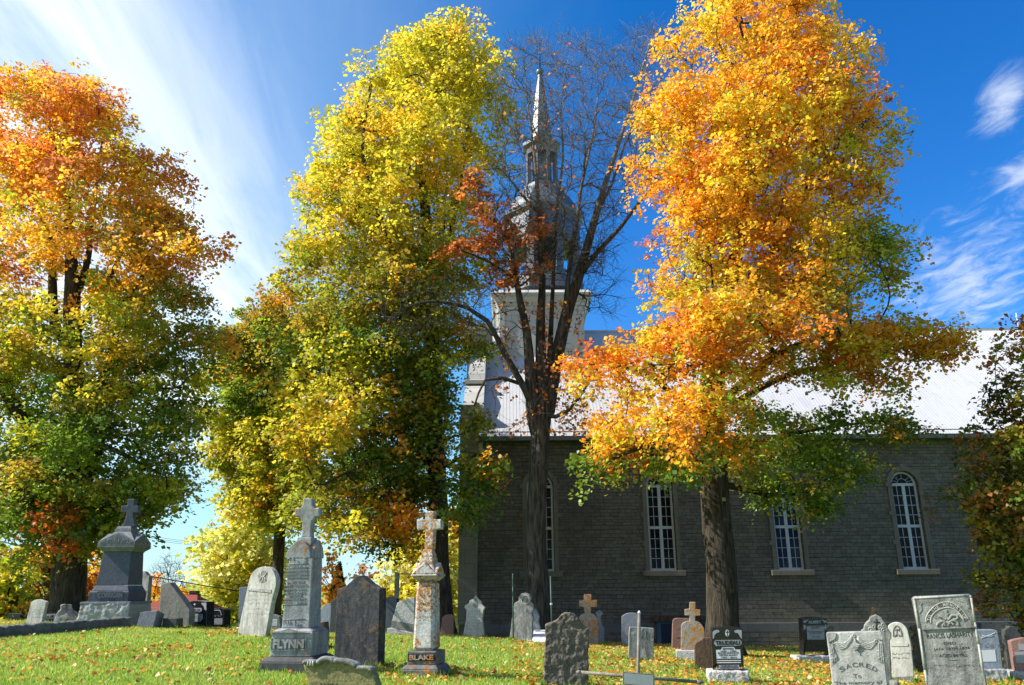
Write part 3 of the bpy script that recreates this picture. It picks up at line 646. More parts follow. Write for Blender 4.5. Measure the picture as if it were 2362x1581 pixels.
def glyphs(s, bold=0):
    if (s, bold) not in _TC:
        cu = bpy.data.curves.new('t', 'FONT'); cu.body = s; cu.size = 1; cu.extrude = .5; cu.offset = bold; cu.resolution_u = 3
        ob = bpy.data.objects.new('t', cu); C.objects.link(ob); dg = bpy.context.evaluated_depsgraph_get(); dg.update()
        me = bpy.data.meshes.new_from_object(ob.evaluated_get(dg))
        v = np.array([x.co[:] for x in me.vertices]).reshape(-1, 3); fs = [tuple(p.vertices) for p in me.polygons]
        bpy.data.objects.remove(ob); bpy.data.meshes.remove(me)
        if len(v): v[:, 0] -= v[:, 0].min(); v[:, 1] -= v[:, 1].min()
        _TC[(s, bold)] = (v, fs)
    return _TC[(s, bold)]
def letters(f, name, K, items, mat, depth=.006, parent=None, off=0, bold=.02):
    """items: (text, x0,y0, x1,y1, h): baseline from left to right and letter height, in crop pixels"""
    b = MB()
    for s, x0, y0, x1, y1, h in items:
        a0 = Vector(f.uv(*K(x0, y0))); a1 = Vector(f.uv(*K(x1, y1))); top = Vector(f.uv(*K(x0, y0 - h)))
        ex = a1 - a0; ey = Vector((-ex.y, ex.x)).normalized() * (top - a0).length
        v, fs = glyphs(s, bold)
        if not len(v): continue
        w, hh = v[:, 0].max(), v[:, 1].max()
        b.add([f.pt(*(a0 + ex * (x / w) + ey * (y / hh)), off + depth * (.5 + z)) for x, y, z in v], fs)
    return b.build(name, mat, parent or f.obj)
def arc_letters(f, K, s, pts, h, flip=1):
    """items along a curve given in crop pixels (letter feet)"""
    q = smooth_line(pts, 12); L = [0]
    for i in range(1, len(q)): L.append(L[-1] + math.dist(q[i], q[i - 1]))
    it = []; n = len(s)
    def P(d):
        for i in range(1, len(q)):
            if L[i] >= d: t = (d - L[i - 1]) / (L[i] - L[i - 1] + 1e-9); return (q[i - 1][0] + (q[i][0] - q[i - 1][0]) * t, q[i - 1][1] + (q[i][1] - q[i - 1][1]) * t)
        return q[-1]
    for i, ch_ in enumerate(s):
        if ch_ == ' ': continue
        a, b_ = P(L[-1] * (i + .08) / n), P(L[-1] * (i + .92) / n); it.append((ch_, *a, *b_, h))
    return it
def worn(f, name, K, rows, mat, parent=None, depth=.003, off=0, seed=0):
    """rows (x0,x1,y,h): weathered lettering that can no longer be read, as small chipped strokes"""
    r = random.Random(seed); b = MB()
    for x0, x1, y, h in rows:
        x = x0
        while x < x1:
            w = h * r.uniform(.15, .3)
            for kind in range(r.choice((1, 2, 2))):
                ya, yb = sorted((y - h * r.random(), y - h * r.random())); xa = x + h * .3 * r.random()
                if r.random() < .45: q = [(xa, ya), (xa + w, ya), (xa + w, yb + 1), (xa, yb + 1)]
                else: yy_ = y - h * r.choice((.05, .5, .95)); q = [(x, yy_), (x + h * .45, yy_), (x + h * .45, yy_ + w), (x, yy_ + w)]
                g = [f.uv(*K(*p)) for p in q]; b.prism([f.pt(a, c, off + depth) for a, c in g], [f.pt(a, c, off - .002) for a, c in g])
            x += h * r.uniform(.6, .85)
            if r.random() < .15: x += h * .5
    return b.build(name, mat, parent or f.obj)

class Monument:
    """square stepped monument: levels measured on the front in crop pixels"""
    def __init__(s, name, label, K, base, yaw, group=None, Y=None):
        p = K(*base); P = at(*p, Y) if Y else ground(*p); s.K = K; s.yaw = yaw; s.front = Face(P, yaw); s.hw0 = None
        s.name, s.label, s.group, s.base = name, label, group, base; s.root = None
    def start(s, w):                       # w: width in crop px of the widest front
        k = s.K; a, b = s.front.uv(*k(s.base[0] - w / 2, s.base[1])), s.front.uv(*k(s.base[0] + w / 2, s.base[1]))
        s.hw0 = (b[0] - a[0]) / 2; s.mpp = (b[0] - a[0]) / w
        s.ctr = s.front.P0 - s.front.n * s.hw0; s.z0 = s.front.P0.z
        s.root = thing(s.name, (s.ctr.x, s.ctr.y, gz(s.ctr.x, s.ctr.y)), s.label, 'monument', s.group)
        s.M = Matrix.Translation((s.ctr.x, s.ctr.y, 0)) @ Matrix.Rotation(rad(-s.yaw), 4, 'Z')
    def face(s, hw):                       # front plane of a level whose half width is hw
        f = Face(s.ctr + s.front.n * hw, s.yaw); f.obj = s.root; return f
    def z(s, y, hw, x=None):
        f = s.face(hw); return f.P0.z + f.uv(*s.K(x if x is not None else s.base[0], y))[1]
    def level(s, b, w0, w1, y0, y1, x=None, zadd=(0, 0)):
        h0, h1 = w0 * s.mpp / 2, w1 * s.mpp / 2
        za, zb_ = s.z(y0, h0, x) + zadd[0], s.z(y1, h1, x) + zadd[1]
        b.frustum(h0, h1, za, zb_, s.M); return h0, h1, za, zb_
    def gable(s, b, hw, z0, z1, inset=0, y=None):
        """cross gable: a low ridge each way"""
        for R in (Matrix.Identity(4), Matrix.Rotation(math.pi / 2, 4, 'Z')):
            M = s.M @ R; h = hw - inset
            fr = [M @ Vector(v) for v in ((-h, -hw, z0), (h, -hw, z0), (0, -hw, z1))]; bk = [M @ Vector(v) for v in ((-h, hw, z0), (h, hw, z0), (0, hw, z1))]
            b.prism(fr, bk); hw = hw - .004; z1 -= .004
    def cross(s, K, pts, mat, depth, name='cross', sm=(), bevel=.02, hwf=.12):
        f = s.face(hwf); q = [f.uv(*K(*p)) for p in pts]; b = MB()
        tri_prism(b, [f.pt(a, c, depth / 2 - hwf) for a, c in q], [f.pt(a, c, -depth / 2 - hwf) for a, c in q]); return b.build(name, mat, s.root, bevel=bevel)

G_ST = 'gravestones standing in the churchyard'
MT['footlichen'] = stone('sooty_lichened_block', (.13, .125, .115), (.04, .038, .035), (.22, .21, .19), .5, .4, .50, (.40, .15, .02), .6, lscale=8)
# --- the tall granite family monument on the left
cor_ = Monument('grave_monument', 'tall dark granite monument with flared cross and pale rock faced base, in kerbed plot', kA, (768, 1106), 0, 'tall monuments topped by crosses', Y=24.5)
cor_.start(385); b = MB(); cor_.level(b, 385, 385, 1140, 968); cor_.level(b, 372, 372, 968.5, 950); b.build('rock_base', MT['rockface'], cor_.root, rough=(.035, .05, 4.5, 1))
b = MB(); cor_.level(b, 384, 380, 962, 941); b.build('base_ledge', MT['grey'], cor_.root, bevel=.015)
b = MB(); cor_.level(b, 305, 305, 940.5, 872); cor_.level(b, 305, 290, 871.5, 858); cor_.level(b, 285, 250, 857.5, 818); die = b.build('name_block', MT['bluegrey'], cor_.root, bevel=.012)
f = cor_.face(305 * cor_.mpp / 2)
part_poly(f, 'name_panel', kA, [(725, 915), (738, 915), (738, 925), (905, 925), (905, 915), (925, 915), (925, 862), (735, 862)], MT['bluegrey'], .012, die)
letters(f, 'lettering', kA, [('CORRIGAN', 738, 911, 920, 909, 38)], MT['letter_mid'], .012, die, .012)
b = MB(); h0, h1, za, zb_ = cor_.level(b, 248, 216, 817, 563); sh = b.build('shaft', MT['bluegrey'], cor_.root, bevel=.01)
fs_ = Face(cor_.ctr + cor_.front.n * ((h0 + h1) / 2), 0, math.degrees(math.atan2(h0 - h1, zb_ - za))); fs_.obj = cor_.root
worn(fs_, 'worn_inscription', kA, [(800, 950, y, 13) for y in (640, 662, 684, 706)] + [(800, 940, 740, 12), (785, 945, 758, 12), (780, 940, 777, 12), (760, 965, 792, 10)], MT['letter_mid'], sh, .004, .003, 3)
b = MB(); cor_.level(b, 222, 285, 562.5, 535); cor_.level(b, 290, 298, 534.5, 522)
h0, h1, za, zb_ = cor_.level(b, 288, 288, 521.5, 487); zpk = cor_.z(418, h1, 890); cor_.gable(b, h1, zb_ - .001, zpk); 
b.frustum(h1 * .98, h1 * .42, zb_ - .002, cor_.z(412, h1 * .42), cor_.M); b.build('cap', MT['grey'], cor_.root, bevel=.012)
f = cor_.face(h1)
strokes(f, 'carved_scrolls', kA, [[(885, 505), (862, 470), (885, 430), (910, 470), (885, 505)], [(885, 500), (872, 470), (885, 445), (898, 470), (885, 500)]] +
        [[(885 + s * 25, 505), (885 + s * 45, 470), (885 + s * 75, 478), (885 + s * 70, 502), (885 + s * 48, 500), (885 + s * 55, 487)] for s in (-1, 1)] + [[(885 + s * 85, 508), (885 + s * 100, 488), (885 + s * 125, 490), (885 + s * 130, 508)] for s in (-1, 1)], .012, MT['letter_mid'], None, 0.002)
b = MB(); cor_.level(b, 130, 124, 416, 392, 930); cor_.level(b, 124, 100, 391.5, 372, 930); b.build('cross_plinth', MT['grey'], cor_.root, bevel=.01)
cor_.cross(kA, [(905, 374), (925, 350), (940, 310), (948, 268), (905, 268), (908, 218), (952, 216), (958, 166), (1010, 166), (1006, 216), (1040, 217), (1036, 270), (998, 270), (1000, 310), (1008, 350), (1022, 374)], MT['bluegrey'], .20)
# --- FLYNN
fl_ = Monument('grave_monument', 'grey marble monument with cross, gothic cap and raised pedestal letters, beside leaning white stone', kB, (520, 1478), 9, 'tall monuments topped by crosses')
fl_.start(430); b = MB(); fl_.level(b, 430, 425, 1500, 1395); fl_.level(b, 425, 345, 1394.5, 1355); b.build('footing', MT['darkbase'], fl_.root, bevel=.02)
b = MB(); h0, h1, za, zb_ = fl_.level(b, 316, 316, 1354, 1166); fl_.level(b, 316, 250, 1165.5, 1142); ped = b.build('pedestal', MT['flynn'], fl_.root, bevel=.02)
f = fl_.face(h1)
part_poly(f, 'name_frame', kB, [(405, 1308), (675, 1305), (675, 1210), (672, 1210), (670, 1298), (412, 1301), (416, 1215), (410, 1215)], MT['flynn'], .02, ped)
part_poly(f, 'pediment', kB, [(392, 1172), (700, 1172), (610, 1160), (545, 1142), (480, 1160)], MT['flynn'], .035, ped)
part_poly(f, 'sunk_panel', kB, [(412, 1301), (416, 1215), (672, 1211), (670, 1298)], MT['concrete'], .004, ped)  # darker panel stands in for the shadow round the raised letters
letters(f, 'lettering', kB, [('FLYNN', 424, 1292, 658, 1290, 66)], MT['flynn'], .030, ped, 0, .05)
b = MB(); h0, h1, za, zb_ = fl_.level(b, 218, 190, 1141.5, 612, 590); sh = b.build('shaft', MT['flynn'], fl_.root, bevel=.02)
fs_ = Face(fl_.ctr + fl_.front.n * h0, 9, math.degrees(math.atan2(h0 - h1, zb_ - za))); fs_.P0.z = za; fs_.obj = fl_.root
LN = ['IN MEMORY OF', 'MARGARET GREENE', 'DIED JULY 17, 1868', 'A. 37 YRS.', 'MARY GILLESPIE', 'DIED SEP. 7, 1882', 'A. 51 YRS. 6 MOS.', 'WIVES OF', 'CHARLES FLYNN', '1830 - 1915']
YY = [(240, 152, 490), (287, 148, 495), (335, 145, 490), (392, 160, 458), (442, 135, 482), (497, 132, 475), (545, 125, 470), (583, 190, 410), (630, 120, 465), (680, 118, 465)]
letters(fs_, 'lettering', kG, [(s, x0 + 20, y, x1 - 14, y - 4, 30) for s, (y, x0, x1) in zip(LN, YY)], MT['letter_pale'], .009, sh, .002, .02)
strokes(fs_, 'carved_bands', kG, [[(178, 185), (488, 180)], [(140, 690), (458, 686)], [(180, 130), (488, 125)], [(135, 900), (450, 895)]], .006, MT['flynn'], sh, .004)
worn(fs_, 'carved_vine', kG, [(155, 430, 965, 50), (195, 460, 110, 80), (195, 460, 170, 28)], MT['flynn'], sh, .010, .002, 9)
b = MB(); zg = za; f = fl_.face(h1 * 1.02); q = [f.uv(*kB(x, y)) for x, y in [(512, 612), (518, 580), (545, 530), (590, 490), (630, 470), (665, 492), (692, 525), (702, 565), (706, 612)]]
for R in (0, 90):
    g_ = Face(fl_.ctr, 9 + R); d_ = h1 * 1.02 - R * .0001; z_ = f.P0.z - g_.P0.z; tri_prism(b, [g_.pt(a * .98, c + z_, d_) for a, c in q], [g_.pt(a * .98, c + z_, -d_) for a, c in q])
b.build('gothic_cap', MT['flynn'], fl_.root, bevel=.012)
b = MB(); fl_.level(b, 122, 116, 520, 456, 640); b.build('cross_plinth', MT['flynn'], fl_.root, bevel=.015)
fl_.cross(kB, [(628, 458), (640, 400), (636, 340), (620, 300), (586, 302), (582, 236), (620, 236), (640, 218), (645, 162), (716, 162), (716, 215), (735, 236), (768, 230), (768, 298), (735, 300), (712, 335), (706, 400), (706, 458)], MT['flynn'], .17, hwf=.1)
# --- BLAKE
bl_ = Monument('grave_monument', 'orange lichened marble monument with gabled cap and block cross', kC, (380, 1508), 14, 'tall monuments topped by crosses')
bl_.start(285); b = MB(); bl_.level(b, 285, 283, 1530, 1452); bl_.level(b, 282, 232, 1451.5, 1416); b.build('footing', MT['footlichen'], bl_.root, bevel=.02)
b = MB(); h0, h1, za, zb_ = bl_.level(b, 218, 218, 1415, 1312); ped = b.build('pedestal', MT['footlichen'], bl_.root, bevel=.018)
f = bl_.face(h1); part_poly(f, 'name_panel', kC, [(296, 1388), (506, 1384), (506, 1326), (296, 1330)], MT['letter_dark'], .004, ped)
letters(f, 'lettering', kC, [('BLAKE', 310, 1380, 490, 1377, 40)], MT['lichen'], .02, ped, .003, .04)
b = MB(); bl_.level(b, 168, 140, 1311, 782, 420); sh = b.build('shaft', MT['blake'], bl_.root, bevel=.055, segs=1)
hs_ = 160 * bl_.mpp / 2; fs_ = bl_.face(hs_ * .97); worn(fs_, 'worn_inscription', kC, [(375, 480, y, 16) for y in (890, 950, 1010, 1060, 1085, 1110, 1135, 1160)], MT['blake'], sh, .005, 0, 12)
b = MB(); bl_.level(b, 142, 200, 781.5, 750, 428); h0, h1, za, zb_ = bl_.level(b, 206, 206, 749.5, 733, 428); bl_.gable(b, h1 * .98, zb_ - .002, bl_.z(640, h1, 428)); b.frustum(h1 * .9, h1 * .4, zb_ - .003, bl_.z(640, h1 * .4, 440), bl_.M); b.build('gabled_cap', MT['blake'], bl_.root, bevel=.018)
b = MB(); bl_.level(b, 110, 100, 660, 600, 455); bl_.level(b, 98, 70, 599.5, 543, 455); b.build('cross_plinth', MT['blake'], bl_.root, bevel=.015)
bl_.cross(kC, [(418, 546), (424, 400), (362, 398), (360, 322), (424, 320), (426, 258), (492, 258), (490, 320), (545, 320), (548, 392), (492, 398), (486, 546)], MT['blake'], .15, hwf=.08)

# --- plot kerb on the left
P2 = at(*kA(455, 1172), 20.8); zt_ = at(*kA(455, 1097), 20.8).z
P1 = at(*kA(-160, 1240), 18.3); P3 = at(*kA(985, 1130), 24.0)
kb = MB()
for (p, q), hgt in (((P1, P2), 0), ((P2, P3), 0)):
    d = Vector((q.x - p.x, q.y - p.y, 0)); n_ = Vector((-d.y, d.x, 0)).normalized() * .32; zl = (zt_, zt_) if hgt == 0 else (zt_, zt_)
    fr = [Vector((p.x, p.y, gz(p.x, p.y) - .3)), Vector((q.x, q.y, gz(q.x, q.y) - .3)), Vector((q.x, q.y, zt_)), Vector((p.x, p.y, zt_))]
    kb.prism(fr, [v + n_ for v in fr])
o = kb.build('plot_kerb', MT['kerb'], origin=(P2.x, P2.y, gz(P2.x, P2.y)), rough=(.05, .045, 5, 1)); tag(o, 'low mossy rock faced stone kerb round the plot at the left edge', 'kerb')

# --- single stones
S = {}
f = slab('headstone', 'small pale headstone with black weeping streaks, tilted behind the mossy kerb', 'gravestone', kK, [(430, 1440), (510, 1135), (570, 1100), (640, 1092), (700, 1108), (758, 1135), (690, 1445)], MT['marble'], .10, 18, Y=24, group=G_ST, sm=[(1, 5)])
worn(f, 'worn_inscription', kK, [(520, 690, y, 16) for y in (1270, 1300, 1335, 1390)], MT['letter_mid'], None, .003, 0, 1)
f = slab('grave_marker', 'low black curved marker at far left behind the kerb', 'gravestone', kK, [(105, 1405), (120, 1330), (160, 1318), (290, 1325), (330, 1345), (325, 1405)], MT['black'], .2, 10, Y=30, group=G_ST)
part_poly(f, 'carved_mark', kK, [(200, 1345), (212, 1345), (228, 1380), (214, 1380)], MT['letter_mid'])
f = slab('grave_marker', 'low black granite marker with a pale X shaped flower, beside the finial topped rough stone', 'gravestone', kK, [(745, 1425), (755, 1325), (830, 1312), (950, 1320), (950, 1430)], MT['black'], .2, 5, Y=26.5, group=G_ST)
part_poly(f, 'frosted_panel', kK, [(765, 1405), (768, 1335), (905, 1330), (905, 1405)], MT['panel_grey']); strokes(f, 'carved_flower', kK, [[(825, 1345), (880, 1385)], [(880, 1345), (825, 1385)]], .022, MT['letter_dark'], None, .008); strokes(f, 'carved_curl', kK, [[(775, 1395), (785, 1360), (805, 1370), (798, 1395)]], .012, MT['letter_dark'], None, .008)
slab('rough_marker', 'rough pointed grey stone with broken finial, in front of the left trunk', 'gravestone', kK, [(880, 1460), (920, 1330), (985, 1250), (990, 1185), (1020, 1168), (1065, 1172), (1045, 1190), (1050, 1250), (1100, 1330), (1160, 1390), (1145, 1460)], MT['marble_dirty'], .45, 5, Y=25, group=G_ST, rough=(.03, .03, 5))
slab('rough_marker', 'small pale statuette like stone between rough pointed stone and tall granite monument', 'gravestone', kK, [(1145, 1475), (1160, 1350), (1150, 1310), (1190, 1280), (1225, 1310), (1235, 1340), (1262, 1345), (1258, 1475)], MT['marble'], .2, 5, Y=26, group=G_ST, rough=(.025, .03, 6))
slab('slant_marker', 'grey slant marker with flat sloping top, leaning before the cut off concrete slab', 'gravestone', kA, [(1020, 1142), (1057, 1018), (1188, 1003), (1146, 1152)], MT['grey'], .55, -2, lean=12, group=G_ST, bevel=.02)
slab('block_marker', 'small plain black block beside the grey slant marker', 'gravestone', kA, [(1215, 1150), (1225, 1065), (1330, 1066), (1326, 1150)], MT['darkbase'], .35, 8, group=G_ST)
slab('headstone', 'grey rounded stone half hidden behind the tall granite monument', 'gravestone', kL, [(40, 1080), (52, 555), (95, 560), (125, 600), (145, 628), (172, 632), (135, 1120)], MT['marble_dirty'], .16, 20, Y=27.5, group=G_ST)
slab('broken_slab', 'grey concrete slab with its right corner cut off diagonally', 'gravestone', kL, [(322, 1480), (340, 1100), (362, 775), (430, 750), (470, 740), (505, 745), (610, 880), (700, 1000), (840, 1200), (824, 1480)], MT['concrete'], .30, 14, group=G_ST, bevel=.02)
f = slab('headstone', 'black granite stone with carved cross and pale plates, partly hidden by the cut off slab', 'gravestone', kL, [(770, 1448), (775, 1085), (800, 1065), (900, 1040), (1000, 1042), (1100, 1058), (1115, 1066), (1112, 1448)], MT['black'], .36, 22, group=G_ST, Y=27)
part_poly(f, 'name_plate', kL, [(800, 1225), (800, 1160), (1020, 1160), (1038, 1178), (1036, 1215), (1018, 1228)], MT['panel_grey']); letters(f, 'lettering', kL, [('BUTLER', 838, 1219, 1020, 1221, 44)], MT['letter_dark'], .004, None, .006)
part_poly(f, 'date_plate', kL, [(800, 1382), (800, 1256), (1052, 1258), (1050, 1330), (1018, 1384)], MT['panel_grey']); worn(f, 'worn_inscription', kL, [(905, 1035, 1285, 16), (905, 1010, 1312, 14), (905, 1020, 1342, 18), (930, 1000, 1370, 14)], MT['letter_dark'], None, .004, .006, 5)
strokes(f, 'carved_cross', kL, [[(925, 1082), (925, 1140)], [(905, 1103), (945, 1103)]], .012, MT['panel_white']); part_poly(f, 'carved_figure', kL, [(1030, 1075), (1112, 1075), (1112, 1200), (1085, 1185), (1070, 1130), (1040, 1105)], MT['panel_grey'])
slab('headstone', 'short black granite stone with frosted panel, right of the partly hidden black stone', 'gravestone', kL, [(1190, 1445), (1198, 1195), (1240, 1166), (1330, 1157), (1390, 1175), (1404, 1200), (1396, 1445)], MT['black'], .36, 18, group=G_ST, Y=27.6); f = None
f2 = [o for o in bpy.data.objects if o.get('label', '').startswith('short black granite stone with frosted')][0]
f = Face(at(*kL(1293, 1445), 27.6), 18); f.obj = f2
part_poly(f, 'date_plate', kL, [(1192, 1428), (1196, 1336), (1378, 1332), (1372, 1432)], MT['panel_grey']); worn(f, 'worn_inscription', kL, [(1205, 1365, y, 12) for y in (1355, 1375, 1395, 1415)] , MT['letter_dark'], None, .004, .006, 7)
strokes(f, 'carved_arch', kL, [[(1205, 1290), (1215, 1235), (1232, 1205), (1330, 1203), (1352, 1240), (1368, 1290)]], .018, MT['panel_grey']); worn(f, 'worn_name', kL, [(1210, 1370, 1310, 34)], MT['letter_mid'], None, .004, 0, 8)
f = slab('headstone', 'white round topped marble stone leaning right, with carved emblem and name scroll', 'gravestone', kB, [(150, 1207), (215, 905), (240, 790), (262, 730), (300, 692), (350, 676), (400, 686), (430, 722), (445, 775), (440, 835), (410, 950), (385, 1090), (362, 1212)], MT['marble'], .15, 30, group=G_ST, sm=[(1, 11)])
part_poly(f, 'carved_emblem', kB, [(318, 790), (308, 745), (330, 712), (365, 706), (386, 730), (378, 780), (350, 802)], MT['marble_dirty'], .003); strokes(f, 'emblem_relief', kB, [[(330, 718), (345, 760), (380, 718)], [(325, 775), (350, 748), (372, 780)], [(345, 795), (350, 760)]], .018, MT['marble'], None, .004)
part_poly(f, 'name_scroll', kB, [(238, 855), (243, 828), (410, 848), (412, 872)], MT['marble'], .018); worn(f, 'worn_inscription', kB, [(250, 405, 860, 16)], MT['letter_mid'], None, .003, .018, 2); worn(f, 'worn_dates', kB, [(240, 390, y, 13) for y in (900, 930, 960, 1000, 1040)], MT['marble_dirty'], None, .002, 0, 4)
slab('headstone', 'plain thin grey slab behind the leaning white round topped stone', 'gravestone', kB, [(160, 1135), (170, 830), (228, 828), (222, 1135)], MT['blue_marble'], .12, 5, Y=28.5, group=G_ST)
f = slab('headstone', 'low grey stone with pale plate, behind the left side of the grey marble cross monument', 'gravestone', kB, [(385, 1132), (390, 1050), (425, 1035), (470, 1052), (480, 1132)], MT['grey'], .2, 8, Y=27.5, group=G_ST)
part_poly(f, 'date_plate', kB, [(390, 1120), (392, 1072), (455, 1072), (455, 1120)], MT['panel_white']); worn(f, 'worn_inscription', kB, [(395, 450, 1088, 7), (395, 450, 1100, 7), (395, 450, 1112, 7)], MT['letter_mid'], None, .003, .006, 3)
slab('headstone', 'small white scroll shouldered stone between the grey marble cross monument and dark slab', 'gravestone', kM, [(-20, 1405), (-10, 1080), (50, 1020), (75, 980), (120, 957), (165, 970), (195, 1010), (190, 1405)], MT['blue_marble'], .12, 12, Y=26.5, group=G_ST, sm=[(1, 6)])
slab('headstone', 'dark blue stone peeking out left of the big dark slab', 'gravestone', kM, [(158, 1405), (186, 920), (220, 890), (300, 862), (330, 870), (330, 1405)], MT['darkbase'], .25, 5, Y=25.0, group=G_ST)
slab('block_marker', 'little brown block against the right side of the grey marble monument pedestal', 'gravestone', kB, [(755, 1165), (765, 1096), (806, 1092), (812, 1165)], MT['brown'], .3, 8, Y=18.5, group=G_ST)
f = slab('headstone', 'large dark stained slab with pointed ogee top and square shoulders', 'gravestone', kB, [(880, 1432), (890, 1100), (907, 842), (958, 828), (1000, 795), (1040, 757), (1074, 742), (1110, 770), (1150, 805), (1190, 830), (1228, 838), (1212, 1432)], MT['slab'], .26, 20, group=G_ST, sm=[(2, 6)], bevel=.015)
slab('headstone', 'dark blue granite stone peeking out right of the big dark slab', 'gravestone', kM, [(1130, 1450), (1150, 850), (1280, 842), (1362, 868), (1375, 940), (1318, 1450)], MT['bluegrey'], .3, 8, Y=28, group=G_ST)
f = slab('desk_marker', 'grey speckled stone with slanted left side on stepped base, left of the orange lichened monument', 'gravestone', kM, [(1280, 1405), (1286, 1275), (1385, 945), (1640, 852), (1690, 850), (1690, 1475)], MT['palegranite'], .3, 8, base=(1480, 1500), group=G_ST, Y=26.3)
part_poly(f, 'dark_band', kM, [(1276, 1402), (1284, 1268), (1688, 1335), (1688, 1462)], MT['concrete'], .02); b = MB(); q = [f.uv(*kM(*p)) for p in [(1216, 1412), (1262, 1398), (1690, 1490), (1690, 1560), (1225, 1530)]]
b.prism([f.pt(a, c, .12) for a, c in q], [f.pt(a, c, -.4) for a, c in q]); b.build('plinth', MT['palegranite'], f.obj, bevel=.012)
f = slab('headstone', 'pink granite stone in shade behind the orange lichened monument, by the church corner', 'gravestone', kC, [(540, 1182), (553, 1060), (575, 1040), (620, 1034), (640, 1050), (635, 1185)], MT['pink'], .2, 8, Y=30, group=G_ST)
part_poly(f, 'date_plate', kC, [(558, 1115), (560, 1085), (622, 1083), (622, 1113)], MT['pink'], .01)
f = slab('headstone', 'white marble stone with leafy scrolled top, before the church corner', 'gravestone', kC, [(712, 1184), (726, 1110), (735, 1060), (736, 1005), (720, 985), (726, 966), (752, 955), (762, 930), (788, 920), (803, 893), (820, 918), (842, 935), (852, 962), (875, 983), (862, 1010), (855, 1070), (862, 1130), (868, 1190)], MT['marble_clean'], .14, 14, group=G_ST, Y=28)
worn(f, 'worn_inscription', kC, [(760, 835, 1018, 11), (750, 845, 1038, 10), (750, 850, 1060, 11), (765, 840, 1082, 10), (750, 850, 1105, 11), (765, 840, 1125, 10), (755, 845, 1148, 8)], MT['letter_mid'], None, .004, 0, 6); part_poly(f, 'carved_emblem', kC, [(790, 970), (788, 930), (803, 908), (822, 932), (822, 972), (806, 985)], MT['marble_dirty'], .01)
f = slab('headstone', 'stained white trefoil topped stone between the two green posts', 'gravestone', kC, [(1060, 1214), (1072, 1130), (1076, 1068), (1095, 1045), (1090, 975), (1098, 950), (1130, 932), (1128, 905), (1148, 880), (1180, 872), (1210, 885), (1222, 912), (1215, 935), (1238, 962), (1240, 995), (1225, 1030), (1238, 1062), (1230, 1110), (1228, 1218)], MT['marble_dirty'], .14, 16, group=G_ST, Y=26)
strokes(f, 'carved_wreath', kC, [[(1180 + 30 * math.cos(a * .524), 925 + 34 * math.sin(a * .524)) for a in range(13)]], .018, MT['marble'])
slab('headstone', 'bluish stone with wavy side, just behind the trefoil topped stone', 'gravestone', kC, [(1200, 1200), (1210, 1010), (1245, 990), (1268, 1010), (1285, 1050), (1278, 1090), (1290, 1130), (1285, 1200)], MT['blue_marble'], .14, 10, Y=26.8, group=G_ST)
# flat white slab lying in the grass
q = [kD(20, 1102), kD(112, 1030), (kD(330, 1034)), kD(330, 1118)]; g_ = ground(*kD(150, 1075)); b = MB(); pp = [at(*p, g_.y) for p in q]
c0_ = ground(*kD(60, 1095)); y0_ = c0_.y; xl, xr = at(*q[0], y0_).x, at(*q[3], y0_).x; yb_ = y0_ + 1.5; zg_ = gz((xl + xr) / 2, y0_)
b.box((xl, y0_, zg_ - .2), (xr, yb_, zg_ + .06)); b.prism([(xl + .3, y0_ + .15, zg_ + .061), (xr - .05, y0_ + .15, zg_ + .061), (xr - .05, yb_ - .1, zg_ + .32), (xl + .4, yb_ - .1, zg_ + .32)], [(xl + .3, y0_ + .15, zg_ + .03), (xr - .05, y0_ + .15, zg_ + .03), (xr - .05, yb_ - .1, zg_ + .03), (xl + .4, yb_ - .1, zg_ + .03)])
o = b.build('ledger_stone', MT['tin'], origin=((xl + xr) / 2, y0_, zg_), bevel=.02); tag(o, 'flat white slab lying in the grass left of the rough brown stone', 'gravestone')
slab('fieldstone', 'rough flaking brown fieldstone slab with rounded head and shoulders', 'gravestone', kD, [(252, 1560), (262, 1300), (270, 1150), (276, 905), (300, 893), (400, 850), (430, 800), (480, 770), (545, 765), (600, 800), (640, 860), (700, 925), (742, 938), (728, 1590)], MT['rough_brown'], .17, 4, base=(480, 1585), group=G_ST, rough=(.014, .026, 10, 1))
f = slab('cross_headstone', 'orange lichened stone with block cross on its rounded head, in shade', 'gravestone', kD, [(635, 1115), (636, 810), (665, 782), (700, 775), (690, 740), (690, 706), (635, 700), (635, 632), (685, 630), (690, 566), (770, 570), (768, 632), (830, 630), (828, 705), (765, 706), (762, 775), (800, 790), (830, 820), (840, 900), (850, 1115)], MT['lichen'], .16, 8, group=G_ST, Y=27)
b = MB(); q = [f.uv(*kD(*p)) for p in [(600, 1120), (885, 1120)]]; b.box((q[0][0], -.1, -.2), (q[1][0], .25, f.uv(*kD(740, 1108))[1]), Matrix.Translation(f.P0) @ Matrix.Rotation(rad(-8), 4, 'Z')); b.build('base', MT['concrete'], f.obj, bevel=.01)
slab('headstone', 'bluish stepped stone with small cross finial, behind the shaded lichened cross stone', 'gravestone', kD, [(700, 1115), (780, 900), (835, 850), (828, 800), (815, 790), (815, 762), (840, 752), (850, 740), (872, 752), (892, 765), (892, 792), (872, 800), (872, 860), (885, 910), (912, 935), (902, 1118)], MT['blue_marble'], .16, 8, Y=28.2, group=G_ST)
slab('headstone', 'bluish round topped stone in shade behind the rusty pipe cross', 'gravestone', kD, [(1095, 1120), (1098, 805), (1145, 778), (1200, 768), (1255, 776), (1302, 802), (1306, 1120)], MT['blue_marble'], .14, 6, Y=27.5, group=G_ST, sm=[(1, 5)])
f = slab('headstone', 'square topped grey stone with small arched emblem, behind the pipe cross', 'gravestone', kD, [(1172, 1275), (1178, 1000), (1185, 921), (1320, 926), (1447, 936), (1450, 945), (1440, 1312)], MT['marble_dirty'], .16, 2, group=G_ST)
